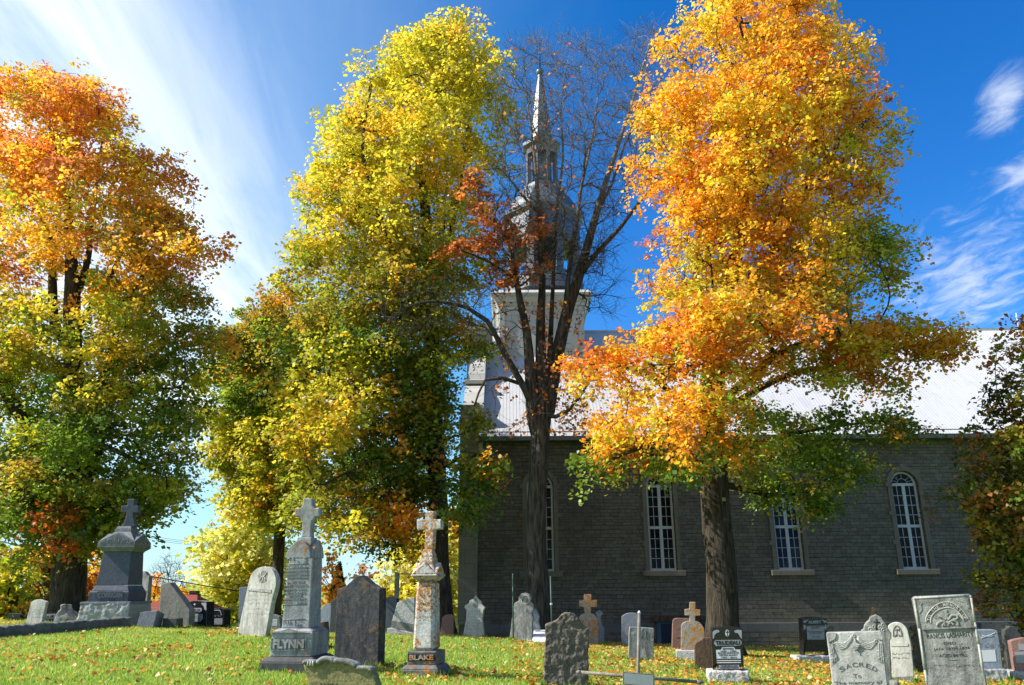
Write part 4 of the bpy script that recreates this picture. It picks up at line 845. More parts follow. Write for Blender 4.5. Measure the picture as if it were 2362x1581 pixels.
strokes(f, 'carved_arch', kD, [[(1312, 1045), (1308, 970), (1330, 935), (1352, 970), (1350, 1045)]], .012, MT['grey']); part_poly(f, 'pale_spot', kD, [(1200, 1000), (1198, 980), (1215, 970), (1232, 985), (1225, 1005)], MT['marble'], .006); part_poly(f, 'pale_stain', kD, [(1290, 1250), (1325, 1160), (1345, 1150), (1368, 1255)], MT['marble'], .003)
# pipe cross
pc = at(*kD(1272, 1560), 13.2); zc_ = gz(pc.x, pc.y); cr = thing('pipe_cross', (pc.x, pc.y, zc_), 'thin rusty iron pipe cross with a plaque at its centre', 'grave cross')
f = Face(pc, 0); f.obj = cr
tp = lambda x, y: f.px(*kD(x, y))
top = tp(1286, 770); jn = tp(1272, 1465); rp = (tp(1300, 1000) - tp(1264, 1000)).length / 2
MB().tube([Vector((jn.x - .02, jn.y, zc_ - .3)), jn, top], [rp, rp, rp * .95], 10).build('pole', MT['rustpipe'], cr)
MB().tube([tp(640, 1410), tp(1275, 1463), tp(1920, 1516)], rp * .95, 10).build('arm', MT['rustpipe'], cr)
b = MB(); b.tube([tp(1285, 772), tp(1286, 762), tp(1287, 745)], [rp * 1.1, rp * .95, rp * .3], 10); b.build('tip', MT['tin'], cr)
for p in ((650, 1411, 602, 1407), (1910, 1515, 1985, 1521)): MB().tube([tp(p[0], p[1]), tp((p[0] + p[2]) / 2, (p[1] + p[3]) / 2), tp(p[2], p[3])], [rp * 1.1, rp * 1.15, rp * .3], 10).build('tip', MT['rustpipe'], cr)
part_poly(f, 'plaque', kD, [(1100, 1535), (1100, 1400), (1440, 1425), (1440, 1565)], MT['rustpipe'], .03, cr, .075)
part_poly(f, 'plaque_face', kD, [(1116, 1526), (1116, 1414), (1426, 1438), (1426, 1552)], MT['plaque'], .008, cr, .104)
f = slab('headstone', 'reddish stone with small plates in shade, behind the gold lichened cross stone', 'gravestone', kD, [(1640, 1178), (1650, 850), (1668, 832), (1700, 825), (1830, 830), (1850, 850), (1850, 1178)], MT['pink'], .2, 5, Y=27, group=G_ST)
part_poly(f, 'name_plate', kD, [(1675, 945), (1675, 916), (1800, 916), (1800, 945)], MT['pink'], .012); part_poly(f, 'date_plate', kD, [(1675, 1030), (1675, 955), (1800, 955), (1800, 1030)], MT['pink'], .012)
f = slab('cross_headstone', 'stone cross with gold lichen on round shouldered slab and pale plinth', 'gravestone', kD, [(1738, 1170), (1740, 912), (1757, 880), (1790, 862), (1830, 856), (1830, 800), (1780, 797), (1778, 730), (1830, 726), (1832, 652), (1896, 652), (1894, 730), (1948, 735), (1945, 800), (1893, 802), (1892, 856), (1940, 872), (1972, 905), (1988, 940), (1990, 1170)], MT['goldlichen'], .17, 10, base=(1800, 1288), group=G_ST)
b = MB(); q = [f.uv(*kD(*p)) for p in [(1688, 1285), (2030, 1285)]]; b.box((q[0][0], -.1, -.3), (q[1][0], .32, f.uv(*kD(1800, 1172))[1]), Matrix.Translation(f.P0) @ Matrix.Rotation(rad(-10), 4, 'Z')); b.build('plinth', MT['palegranite'], f.obj, bevel=.02)
slab('headstone', 'small brown stained stone touching the left side of the black stone on rough base', 'gravestone', kD, [(1890, 1405), (1886, 1115), (1906, 1085), (1958, 1062), (1976, 1040), (2045, 1038), (2110, 1045), (2115, 1412)], MT['brown'], .12, 8, group=G_ST)
# TRUDEAU
f = slab('headstone', 'polished black granite stone with white plate on pale rough base, before the orange maple trunk', 'gravestone', kI, [(258, 1215), (215, 225), (240, 202), (400, 180), (560, 166), (760, 172), (930, 192), (955, 215), (1000, 1215)], MT['black'], .24, 10, base=(600, 1540), group=G_ST, bevel=.01, ext=-.3)
T = f
part_poly(f, 'name_plate', kI, [(330, 628), (285, 580), (283, 530), (315, 490), (900, 480), (938, 520), (940, 575), (905, 622)], MT['panel_grey'], .004); letters(f, 'lettering', kI, [('TRUDEAU', 318, 610, 905, 600, 105)], MT['letter_dark'], .004, None, .005, .05)
part_poly(f, 'date_plate', kI, [(345, 935), (328, 722), (450, 718), (480, 658), (750, 652), (795, 715), (905, 712), (922, 928)], MT['panel_white'], .004)
letters(f, 'dates', kI, [('EDWARD', 492, 718, 745, 714, 48), ('1906 - 1983', 440, 770, 812, 766, 34), ('BELOVED HUSBAND OF', 372, 814, 872, 808, 34), ('CECILE ALARY', 402, 868, 842, 862, 40), ('1924 - 2016', 450, 918, 825, 914, 30)], MT['letter_dark'], .003, None, .0045, .02)
for y0, y1 in ((968, 990), (1016, 1040)): part_poly(f, 'pale_bar', kI, [(348, y1), (346, y0), (922, y0 - 4), (924, y1 - 6)], MT['panel_white'], .004)
part_poly(f, 'verse_plate', kI, [(400, 1185), (397, 1085), (880, 1080), (885, 1180)], MT['panel_grey'], .004); letters(f, 'verse', kI, [('TOGETHER IN LIFE', 440, 1124, 838, 1120, 32), ('TOGETHER IN DEATH', 418, 1168, 868, 1163, 32)], MT['letter_dark'], .003, None, .0045, .02)
part_poly(f, 'carved_vine', kI, [(250, 450), (245, 290), (300, 250), (385, 240), (415, 290), (340, 320), (305, 350), (285, 400), (272, 455)], MT['panel_grey'], .003); part_poly(f, 'carved_vine', kI, [(760, 265), (830, 240), (940, 250), (948, 450), (920, 440), (885, 370), (850, 320), (785, 310)], MT['panel_grey'], .003)
part_poly(f, 'carved_oval', kI, [(545, 320), (560, 260), (595, 230), (632, 260), (648, 320), (632, 380), (600, 410), (565, 380)], MT['panel_white'], .003); part_poly(f, 'carved_cross', kI, [(588, 395), (588, 310), (560, 310), (560, 285), (588, 285), (588, 245), (606, 245), (606, 285), (634, 285), (634, 310), (606, 310), (606, 395)], MT['letter_dark'], .003, None, .003)
b = MB(); q = [f.uv(*kI(*p), .14) for p in [(150, 1540), (1150, 1540)]]; b.box((q[0][0], -.40, -.35), (q[1][0], .14, f.uv(*kI(600, 1214))[1]), Matrix.Translation(f.P0) @ Matrix.Rotation(rad(-10), 4, 'Z') @ Matrix.Translation((0, .26, 0)))
b.build('base', MT['palegranite'], f.obj, rough=(.022, .02, 9, 1))
# ALBERT
f = slab('headstone', 'polished black granite stone with carved laurels and grey plate, in shade near the church wall', 'gravestone', kJ, [(295, 1240), (265, 600), (240, 212), (300, 186), (450, 162), (600, 155), (800, 175), (930, 212), (958, 500), (975, 1240)], MT['black'], .24, -6, base=(640, 1440), group=G_ST, ext=-.3)
letters(f, 'lettering', kJ, [('ALBERT', 412, 350, 778, 340, 80)], MT['panel_grey'], .006, None, .002, .04); part_poly(f, 'date_plate', kJ, [(388, 790), (370, 410), (850, 405), (872, 790)], MT['panel_grey'], .004)
letters(f, 'dates', kJ, [('IN LOVING MEMORY OF', 390, 445, 840, 442, 26), ('KENNETH', 490, 490, 730, 488, 36), ('BELOVED HUSBAND OF', 395, 582, 840, 578, 26), ('ELAINE DUNN', 455, 632, 795, 630, 38), ('SON  NEIL', 515, 735, 735, 735, 34)], MT['letter_dark'], .003, None, .0045, .02); worn(f, 'worn_dates', kJ, [(395, 845, 535, 22), (400, 850, 682, 22), (405, 865, 772, 20)], MT['letter_dark'], None, .003, .004, 11)
for s in (0, 1):
    mx = lambda x: x if s == 0 else 1205 - x
    part_poly(f, 'carved_laurel', kJ, [(mx(268), 270), (mx(340), 262), (mx(425), 230), (mx(370), 290), (mx(345), 330), (mx(290), 320)], MT['panel_grey'], .003); part_poly(f, 'carved_laurel', kJ, [(mx(280), 400), (mx(315), 370), (mx(345), 430), (mx(350), 500), (mx(310), 500), (mx(298), 560), (mx(285), 480)], MT['panel_grey'], .003)
b = MB(); q = [f.uv(*kJ(*p), .1) for p in [(150, 1440), (1240, 1440)]]; b.box((q[0][0], -.10, -.3), (q[1][0], .42, f.uv(*kJ(600, 1238))[1]), Matrix.Translation(f.P0) @ Matrix.Rotation(rad(6), 4, 'Z')); b.build('base', MT['palegranite'], f.obj, rough=(.03, .02, 7, 1))
slab('headstone', 'low dark stone behind the right edge of the shaded black laurel stone', 'gravestone', kJ, [(930, 900), (955, 420), (985, 405), (1095, 410), (1120, 440), (1120, 900)], MT['darkbase'], .2, 5, Y=26.5, group=G_ST)
# SACRED
f = slab('headstone', 'carved white marble stone with draped curtains and urn, near right, reading SACRED', 'gravestone', kN, [(262, 1620), (200, 1040), (133, 528), (150, 516), (680, 500), (1210, 486), (1248, 510), (1300, 880), (1372, 1620)], MT['marble_carved'], .13, 24, Y=8.9, base=(820, 1600), group=G_ST, ext=.75, bevel=.014)
sw = []
for x0, x1 in ((300, 650), (770, 1135)):
    for k, (dd, r) in enumerate(((60, 0), (95, 0), (130, 0), (165, 0))):
        xm = (x0 + x1) / 2; a0 = (x0 + 25 * (3 - k) / 3 * (1 if x0 < 500 else .4), 705 + 6 * k) if x0 < 500 else (x0 - 5, 590 + 18 * k); a1 = (x1 + 0, 580 + 18 * k) if x0 < 500 else (x1 - 20 * (3 - k) / 3, 690 + 6 * k)
        low = 730 + 32 * k; sw.append([a0, (a0[0] * .72 + a1[0] * .28, low + (0 if x0 < 500 else -40)), (xm, low + 8), (a0[0] * .28 + a1[0] * .72, low - (40 if x0 < 500 else 0)), a1])
strokes(f, 'carved_swags', kN, sw, .0075, MT['marble_carved'], None, .001, 6)
part_poly(f, 'carved_curtain', kN, [(240, 1180), (190, 760), (215, 735), (265, 740), (300, 850), (350, 980), (362, 1070), (310, 1130)], MT['marble_carved'], .008); part_poly(f, 'carved_curtain', kN, [(1180, 1085), (1130, 980), (1140, 870), (1170, 700), (1245, 680), (1280, 860), (1320, 1150)], MT['marble_carved'], .008)
strokes(f, 'curtain_folds', kN, [[(235, 800), (260, 930), (268, 1120)], [(262, 800), (295, 930), (305, 1110)], [(215, 950), (300, 890)], [(228, 1040), (350, 1010)], [(330, 960), (345, 1060)]] + [[(1190, 720), (1195, 880), (1200, 1060)], [(1220, 710), (1230, 880), (1250, 1100)], [(1250, 700), (1262, 860), (1290, 1120)], [(1150, 880), (1270, 900)], [(1180, 1030), (1285, 970)]], .006, MT['marble_carved'], None, .010, 5)
part_poly(f, 'carved_urn', kN, [(690, 860), (640, 820), (625, 765), (690, 720), (700, 690), (690, 680), (708, 620), (725, 680), (718, 700), (735, 715), (810, 755), (795, 810), (745, 855)], MT['marble_carved'], .022)
strokes(f, 'urn_rim', kN, [[(625, 768), (715, 775), (812, 758)], [(650, 800), (715, 808), (790, 795)]], .006, MT['marble_carved'], None, .022, 5)
strokes(f, 'carved_rosettes', kN, [[(290 + 26 * math.cos(a), 712 + 30 * math.sin(a)) for a in np.arange(0, 6.4, .8)], [(690 + 22 * math.cos(a), 575 + 26 * math.sin(a)) for a in np.arange(0, 6.4, .8)], [(1130 + 24 * math.cos(a), 690 + 28 * math.sin(a)) for a in np.arange(0, 6.4, .8)]], .006, MT['marble_carved'], None, .004, 5)
part_poly(f, 'corner_block', kN, [(178, 712), (140, 530), (330, 522), (325, 600), (300, 650), (240, 685)], MT['marble_carved'], .014); part_poly(f, 'corner_block', kN, [(1060, 505), (1210, 496), (1245, 520), (1262, 665), (1180, 655), (1110, 600)], MT['marble_carved'], .014)
ar = smooth_line([(250, 1190), (330, 1130), (430, 1060), (550, 1010), (665, 985), (668, 950), (690, 920), (740, 875), (790, 915), (812, 945), (818, 980), (930, 985), (1060, 1025), (1180, 1100), (1300, 1160)], 2)
part_poly(f, 'arched_tablet', kN, [(300, 1600)] + ar + [(1350, 1600)], MT['marble_carved'], .016)
letters(f, 'lettering', kN, arc_letters(f, kN, 'SACRED', [(430, 1310), (560, 1235), (740, 1200), (940, 1215), (1145, 1310)], 88) + [('To', 690, 1425, 842, 1418, 78), ('The memory of', 320, 1575, 1270, 1550, 78)], MT['letter_shade'], .003, None, .0165, 0)
f = slab('headstone', 'stained marble stone with pointed trefoil head and incised cross, behind the draped stone', 'gravestone', kN, [(830, 1500), (832, 500), (840, 470), (890, 440), (900, 370), (945, 305), (1000, 262), (1005, 215), (1060, 182), (1135, 156), (1200, 190), (1250, 216), (1256, 242), (1300, 300), (1360, 395), (1400, 470), (1440, 520), (1442, 640), (1412, 660), (1425, 1000), (1445, 1500)], MT['marble_dirty'], .12, 20, Y=12.8, group=G_ST, ext=.6)
strokes(f, 'carved_cross', kN, [[(1140, 240), (1142, 470)], [(1080, 300), (1205, 310)]], .012, MT['letter_dark']); strokes(f, 'carved_roundels', kN, [[(x + 26 * math.cos(a), y + 32 * math.sin(a)) for a in np.arange(0, 6.4, .8)] for x, y in ((1010, 450), (1085, 400), (1200, 410), (1265, 360), (1270, 460))], .006, MT['marble'])
f = slab('headstone', 'white round topped marble stone with gothic arch carving, left of the moulded rim stone', 'gravestone', kN, [(1460, 1440), (1420, 800), (1370, 385), (1430, 336), (1530, 308), (1620, 325), (1700, 375), (1755, 450), (1795, 600), (1830, 750), (1880, 1200), (1895, 1465)], MT['marble_clean'], .14, 26, group=G_ST, sm=[(2, 8)], Y=16.8)
strokes(f, 'carved_arches', kN, [[(1480, 590), (1475, 480), (1500, 410), (1540, 375), (1590, 410), (1630, 480), (1645, 590)], [(1540, 590), (1545, 440)], [(1500, 440), (1520, 470), (1545, 450), (1570, 470), (1600, 440)], [(1500, 600), (1550, 540), (1610, 590)]], .016, MT['marble_dirty'])
part_poly(f, 'name_band', kN, [(1425, 790), (1420, 715), (1755, 715), (1785, 745), (1760, 785)], MT['marble_clean'], .010); worn(f, 'worn_inscription', kN, [(1440, 1745, 775, 42), (1455, 1790, 950, 34), (1465, 1780, 1040, 34)], MT['letter_mid'], None, .003, .002, 13)
part_poly(f, 'mould_band', kN, [(1462, 1445), (1468, 1415), (1620, 1400), (1885, 1385), (1895, 1465)], MT['concrete'], .004)
slab('finial_marker', 'small brown lichened finial rising behind the trefoil headed stone', 'gravestone', kN, [(1020, 520), (1045, 140), (1065, 110), (1072, 30), (1090, 5), (1108, 30), (1112, 110), (1135, 140), (1150, 520)], MT['lichen'], .15, 5, Y=24, group=G_ST, ext=.8)
# LASHARITY
f = slab('headstone', 'large weathered grey marble stone with bright moulded rim and carved lily, near right', 'gravestone', kH, [(345, 1620), (300, 1320), (200, 640), (103, 160), (118, 125), (150, 114), (600, 95), (1040, 76), (1070, 88), (1090, 150), (1150, 550), (1220, 900), (1300, 1400), (1345, 1640)], MT['marble_dirty'], .15, 22, Y=8.6, base=(840, 1630), group=G_ST, ext=.75, bevel=.016)
rim = [(350, 1600), (310, 1320), (215, 640), (130, 165), (150, 140), (1040, 100), (1062, 140), (1122, 540), (1190, 900), (1270, 1400)]
strokes(f, 'moulded_rim', kH, [[rim[i], rim[i + 1]] for i in range(len(rim) - 1)], .012, MT['marble'], None, .0, 6)
part_poly(f, 'head_panel', kH, [(262, 655), (205, 380), (165, 170), (1030, 125), (1090, 440), (1120, 620), (700, 640)], MT['marble_dirty'], .008); part_poly(f, 'ledge', kH, [(262, 660), (258, 640), (1118, 600), (1122, 622)], MT['marble_dirty'], .02); part_poly(f, 'foot_ledge', kH, [(360, 1600), (345, 1400), (1275, 1370), (1305, 1600)], MT['marble_dirty'], .014)
band = [(345, 560), (330, 470), (375, 370), (460, 285), (580, 235), (700, 225), (820, 260), (930, 350), (1010, 480), (1010, 540)]
part_poly(f, 'dark_band', kH, [(400, 560), (330, 520), (328, 450), (400, 335), (500, 250), (630, 210), (760, 224), (890, 310), (980, 420), (1020, 490), (960, 540), (950, 510), (880, 400), (790, 325), (690, 298), (590, 308), (490, 360), (415, 450)], MT['letter_shade'], .0105)
letters(f, 'arched_lettering', kH, arc_letters(f, kH, 'TO THE MEMORY OF', [(400, 525), (415, 430), (490, 340), (590, 290), (690, 280), (790, 310), (880, 385), (960, 500)], 58), MT['marble'], .003, None, .011, .02)
letters(f, 'lettering', kH, [('RANCIS LASHARITY', 350, 812, 1110, 770, 80), ('DIED', 622, 905, 815, 895, 40), ('JAN. 18TH 1874', 460, 1012, 1045, 990, 52), ('AGED 84 YRS.', 545, 1112, 1015, 1100, 50), ('-', 712, 1166, 840, 1160, 8)], MT['letter_dark'], .002, None, .0005, .0)
strokes(f, 'inscription_band', kH, [[(405, 555), (410, 450), (490, 360), (590, 308), (690, 298), (790, 325), (880, 400), (950, 510)], [(330, 540), (328, 450), (400, 335), (500, 250), (630, 208), (760, 222), (890, 310), (980, 420), (1020, 490)]], .006, MT['marble'], None, .009, 5)
part_poly(f, 'carved_lily', kH, [(660, 600), (655, 500), (640, 440), (600, 395), (640, 400), (645, 330), (665, 330), (668, 395), (700, 385), (672, 435), (690, 500), (692, 600)], MT['marble_dirty'], .018); strokes(f, 'carved_leaves', kH, [[(660, 500), (590, 450), (525, 440)], [(650, 560), (590, 520), (520, 560), (505, 600)], [(640, 600), (620, 560), (590, 600)], [(690, 500), (750, 425), (840, 440), (820, 490), (760, 490)], [(695, 550), (750, 510), (830, 530), (855, 590)], [(780, 580), (730, 540), (700, 570)]], .013, MT['marble_dirty'], None, .010, 6)
part_poly(f, 'corner_flower', kH, [(185, 330), (175, 200), (230, 180), (270, 215), (240, 260), (260, 330), (215, 400)], MT['marble_dirty'], .014); part_poly(f, 'corner_flower', kH, [(870, 190), (900, 150), (1010, 140), (1050, 320), (1000, 300), (960, 250), (940, 210)], MT['marble_dirty'], .014)
worn(f, 'worn_inscription', kH, [(450, 1200, 1255, 30)], MT['letter_mid'], None, .003, .001, 17)
slab('headstone', 'black curved granite stone in shade behind the left edge of the moulded rim stone', 'gravestone', kH, [(150, 1255), (160, 920), (132, 800), (170, 740), (95, 660), (130, 602), (220, 570), (420, 560), (430, 1255)], MT['black'], .2, 5, Y=19.5, group=G_ST, sm=[(1, 6)])
slab('headstone', 'dark stone sliver behind the right edge of the moulded rim stone', 'gravestone', kF, [(1800, 1000), (1820, 620), (1890, 625), (1897, 650), (1905, 1000)], MT['bluegrey'], .2, 5, Y=23, group=G_ST)
f = slab('headstone', 'blue grey granite stone with pale plate on rough block, right of the moulded rim stone', 'gravestone', kF, [(1870, 1118), (1850, 700), (2032, 700), (2062, 710), (2090, 850), (2122, 1115)], MT['blue_marble'], .22, 12, base=(2050, 1255), group=G_ST, ext=-.2)
part_poly(f, 'date_plate', kF, [(1880, 1040), (1875, 918), (2036, 912), (2052, 1035)], MT['panel_white']); worn(f, 'worn_name', kF, [(1880, 2060, 880, 40)], MT['letter_mid'], None, .004, 0, 19); strokes(f, 'carved_spray', kF, [[(1890, 790), (1940, 770), (2000, 750), (2040, 730)], [(1900, 760), (1960, 770), (2020, 765)]], .01, MT['letter_light'])
b = MB(); q = [f.uv(*kF(*p), .1) for p in [(1880, 1250), (2190, 1250)]]; b.box((q[0][0], -.1, -.3), (q[1][0], .4, f.uv(*kF(2050, 1117))[1]), Matrix.Translation(f.P0) @ Matrix.Rotation(rad(-12), 4, 'Z')); b.build('base', MT['rockface'], f.obj, rough=(.025, .025, 8, 1))
slab('headstone', 'dark stone with notched round head, far right behind the pink stone', 'gravestone', kF, [(2168, 1070), (2140, 702), (2178, 680), (2190, 660), (2242, 664), (2272, 700), (2310, 762), (2345, 1070)], MT['darkbase'], .2, 8, Y=19.5, group=G_ST)
f = slab('headstone', 'pink granite stone on rough base at the right edge of the photo', 'gravestone', kF, [(2252, 1135), (2200, 822), (2240, 806), (2343, 786), (2470, 790), (2520, 1135)], MT['pink'], .22, 14, base=(2350, 1255), group=G_ST, ext=-.2)
part_poly(f, 'date_plate', kF, [(2262, 1050), (2245, 935), (2440, 930), (2460, 1050)], MT['panel_grey']); part_poly(f, 'name_plate', kF, [(2290, 915), (2282, 850), (2450, 845), (2455, 912)], MT['panel_grey'], .005)
b = MB(); q = [f.uv(*kF(*p), .1) for p in [(2222, 1250), (2560, 1250)]]; b.box((q[0][0], -.1, -.3), (q[1][0], .4, f.uv(*kF(2350, 1137))[1]), Matrix.Translation(f.P0) @ Matrix.Rotation(rad(-14), 4, 'Z')); b.build('base', MT['rockface'], f.obj, rough=(.025, .025, 8, 1))
slab('foot_stone', 'small grey rock in the grass between the draped stone and moulded rim stone', 'gravestone', kN, [(1470, 1600), (1480, 1510), (1510, 1485), (1560, 1482), (1600, 1520), (1628, 1600)], MT['concrete'], .2, 10, Y=11.5, group=G_ST, rough=(.02, .02, 8))
# scroll topped stone, near left
f = slab('headstone', 'yellow green lichened stone with white scrolled top, leaning at bottom edge', 'gravestone', kB, [(700, 1600), (672, 1500), (650, 1422), (648, 1388), (665, 1378), (755, 1386), (775, 1372), (810, 1360), (860, 1363), (882, 1384), (902, 1372), (950, 1375), (1010, 1392), (1052, 1417), (1110, 1425), (1150, 1429), (1172, 1446), (1166, 1470), (1182, 1492), (1215, 1600)], MT['scroll'], .14, 8, Y=6.6, base=(940, 1590), lean=6, group=G_ST, ext=.75)
b = MB()
for ln, r in (([(655, 1405), (680, 1388), (755, 1392)], .016), ([(758, 1405), (785, 1380), (815, 1368), (862, 1372), (885, 1395)], .02), ([(886, 1398), (905, 1382), (950, 1385), (1012, 1402), (1052, 1428)], .02), ([(1050, 1438), (1100, 1436), (1150, 1440), (1162, 1458)], .016)):
    q = smooth_line([f.uv(*kB(*p)) for p in ln], 4); 
    for dep in (.012, -.045, -.105): b.tube([f.pt(a, c, dep) for a, c in q], [r * .6] + [r] * (len(q) - 2) + [r * .6], 8)
b.build('scrolled_top', MT['marble_dirty'], f.obj)
strokes(f, 'scroll_ribs', kB, [[(700, 1385), (692, 1425)], [(718, 1385), (712, 1425)], [(735, 1385), (732, 1425)]], .008, MT['marble'], None, .03)
worn(f, 'worn_inscription', kB, [(780, 900, 1565, 14)], MT['letter_dark'], None, .003, 0, 23)
# --- posts
for p, q, lb in ((kC(1089, 1240), kC(1085, 728), 'thin green steel post left of the trefoil topped stone'), (kC(1382, 1235), kC(1369, 748), 'thin green steel post with a pale clip, right of the bare tree trunk')):
    g_ = ground(*kC(1089, 1240)) if p == kC(1089, 1240) else at(*p, 24.0); t_ = at(*q, g_.y); b = MB()
    po = b.tube([Vector((g_.x, g_.y, gz(g_.x, g_.y) - .2)), t_], .022, 6).build('steel_post', MT['greenpost'], origin=(g_.x, g_.y, gz(g_.x, g_.y))); tag(po, lb, 'post', 'green steel posts')
    if 'clip' in lb: c_ = at(*kC(1375, 958), g_.y); MB().lathe([(.01, -.035), (.04, -.02), (.04, .02), (.01, .035)], c_, 8).build('clip', MT['letter_light'], po)
t_ = at(*kM(1385, 400), 33); b = MB(); b.box((t_.x - .085, 32.9, gz(t_.x, 33) - .2), (t_.x + .085, 33.1, t_.z)); o = b.build('wooden_post', MT['wood'], origin=(t_.x, 33, gz(t_.x, 33)), bevel=.01); tag(o, 'plain grey wooden post in front of the round yellow tree', 'post')
MB().tube([at(*kM(1440, 425), 33), at(*kM(1900, 428), 33)], .025, 6).box((t_.x - .09, 32.88, t_.z - .22), (at(*kM(1445, 425), 33).x, 32.895, t_.z - .17)).build('rail', MT['letter_light'], o)
# ------------------------------------------------------------------ trees
def catmull3(pts, step):
    pts = [np.array(p, float) for p in pts]; out = []
    for i in range(len(pts) - 1):
        p0, p1, p2, p3 = pts[max(i - 1, 0)], pts[i], pts[i + 1], pts[min(i + 2, len(pts) - 1)]
        n = max(1, int(np.linalg.norm(p2[:3] - p1[:3]) / step))
        for k in range(n):
            t = k / n; out.append(.5 * (2 * p1 + (p2 - p0) * t + (2 * p0 - 5 * p1 + 4 * p2 - p3) * t * t + (3 * p1 - p0 - 3 * p2 + p3) * t ** 3))
    out.append(pts[-1]); return out
class Skel:
    def __init__(s, rng): s.p = []; s.par = []; s.rm = []; s.rng = rng; s.dirs = []
    def add(s, p, par, rm=0):
        s.p.append(np.array(p, float)); s.par.append(par); s.rm.append(rm)
        d = s.p[-1] - s.p[par] if par >= 0 else np.array([0, 0, 1.]); n = np.linalg.norm(d); s.dirs.append(d / n if n > 1e-6 else np.array([0, 0, 1.])); return len(s.p) - 1
    def limb(s, pts, step=.45):
        """pts: (x,y,z,r) world"""
        q = catmull3(pts, step); par = -1
        if s.p:
            P = np.array(s.p); par = int(np.argmin(((P - q[0][:3]) ** 2).sum(1)))
            start = 1 if np.linalg.norm(P[par] - q[0][:3]) < .3 else 0
        else: start = 0
        for v in q[start:]: par = s.add(v[:3], par, v[3])
    def connect(s, T, step=.45, up=.25, jit=.05, lim=6.0):
        T = np.asarray(T); base = np.array(s.p)
        d0 = np.sqrt(((T[:, None, :] - base[None]) ** 2).sum(-1)).min(1); ends = []
        cap = len(s.p) + int(len(T) * 14) + 100; P = np.zeros((cap, 3)); D = np.zeros((cap, 3)); n = len(s.p); P[:n] = s.p; D[:n] = s.dirs
        for i in np.argsort(d0):
            t = T[i]; v = t - P[:n]; d = np.sqrt((v * v).sum(1)) + 1e-6
            ca = (v * D[:n]).sum(1) / d
            cost = d * (1.35 - .55 * ca) + .30 * np.maximum(0, P[:n, 2] - t[2] + .35 * d)
            j = int(np.argmin(cost)); dist = d[j]
            if dist < .12: ends.append(j); continue
            k = max(1, int(math.ceil(dist / step))); c = P[j] + D[j] * dist * .38 + np.array([0, 0, up * dist * .3]); par = j
            for a in range(1, k + 1):
                u = a / k; q = (1 - u) ** 2 * P[j] + 2 * u * (1 - u) * c + u * u * t
                if a < k: q = q + s.rng.normal(size=3) * jit * dist ** .5
                par = s.add(q, par)
                if n < cap: P[n] = s.p[-1]; D[n] = s.dirs[-1]; n += 1
            ends.append(par)
        return ends
    def radii(s, r0, e=2.3):
        n = len(s.p); acc = np.zeros(n); r = np.zeros(n)
        for i in range(n - 1, -1, -1):
            r[i] = max(s.rm[i], acc[i] ** (1 / e) if acc[i] > 0 else r0)
            if s.par[i] >= 0: acc[s.par[i]] += r[i] ** e if s.rm[i] == 0 or True else 0
        for i in range(n):                           # a branch is never thicker than what carries it, and specified limbs keep their size
            if s.rm[i] > 0: r[i] = s.rm[i]
            elif s.par[i] >= 0: r[i] = min(r[i], r[s.par[i]] * .92)
        return r
    def mesh(s, r, flute=.0):
        n = len(s.p); kids = [[] for _ in range(n)]
        for i, p in enumerate(s.par):
            if p >= 0: kids[p].append(i)
        b = MB(); starts = [(0, -1)]
        while starts:
            i, p = starts.pop(); chain = [] if p < 0 else [p]; rs = [] if p < 0 else [r[i]]
            while True:
                chain.append(i); rs.append(r[i])
                if not kids[i]: break
                ks = sorted(kids[i], key=lambda k: -r[k]); starts += [(k, i) for k in ks[1:]]; i = ks[0]
            m = max(rs); sides = 20 if m > .3 else 9 if m > .1 else 6 if m > .04 else 4 if m > .016 else 3
            pts = [s.p[c] for c in chain]
            o = len(b.v); b.tube(pts, rs, sides, cap=m > .016)
            if flute and m > .3:
                for q in range(o, len(b.v)):
                    k = (q - o) // sides
                    if k < len(pts):
                        c = Vector(pts[k]); v = Vector(b.v[q]) - c; a = (q - o) % sides
                        f = 1 + flute * mnoise.noise(Vector((math.cos(a / sides * 6.283) * 2.2, math.sin(a / sides * 6.283) * 2.2, c.z * .45))) + flute * .6 * mnoise.noise(Vector((math.cos(a / sides * 6.283) * 5, math.sin(a / sides * 6.283) * 5, c.z * 1.2)))
                        b.v[q] = tuple(c + v * f)
        return b

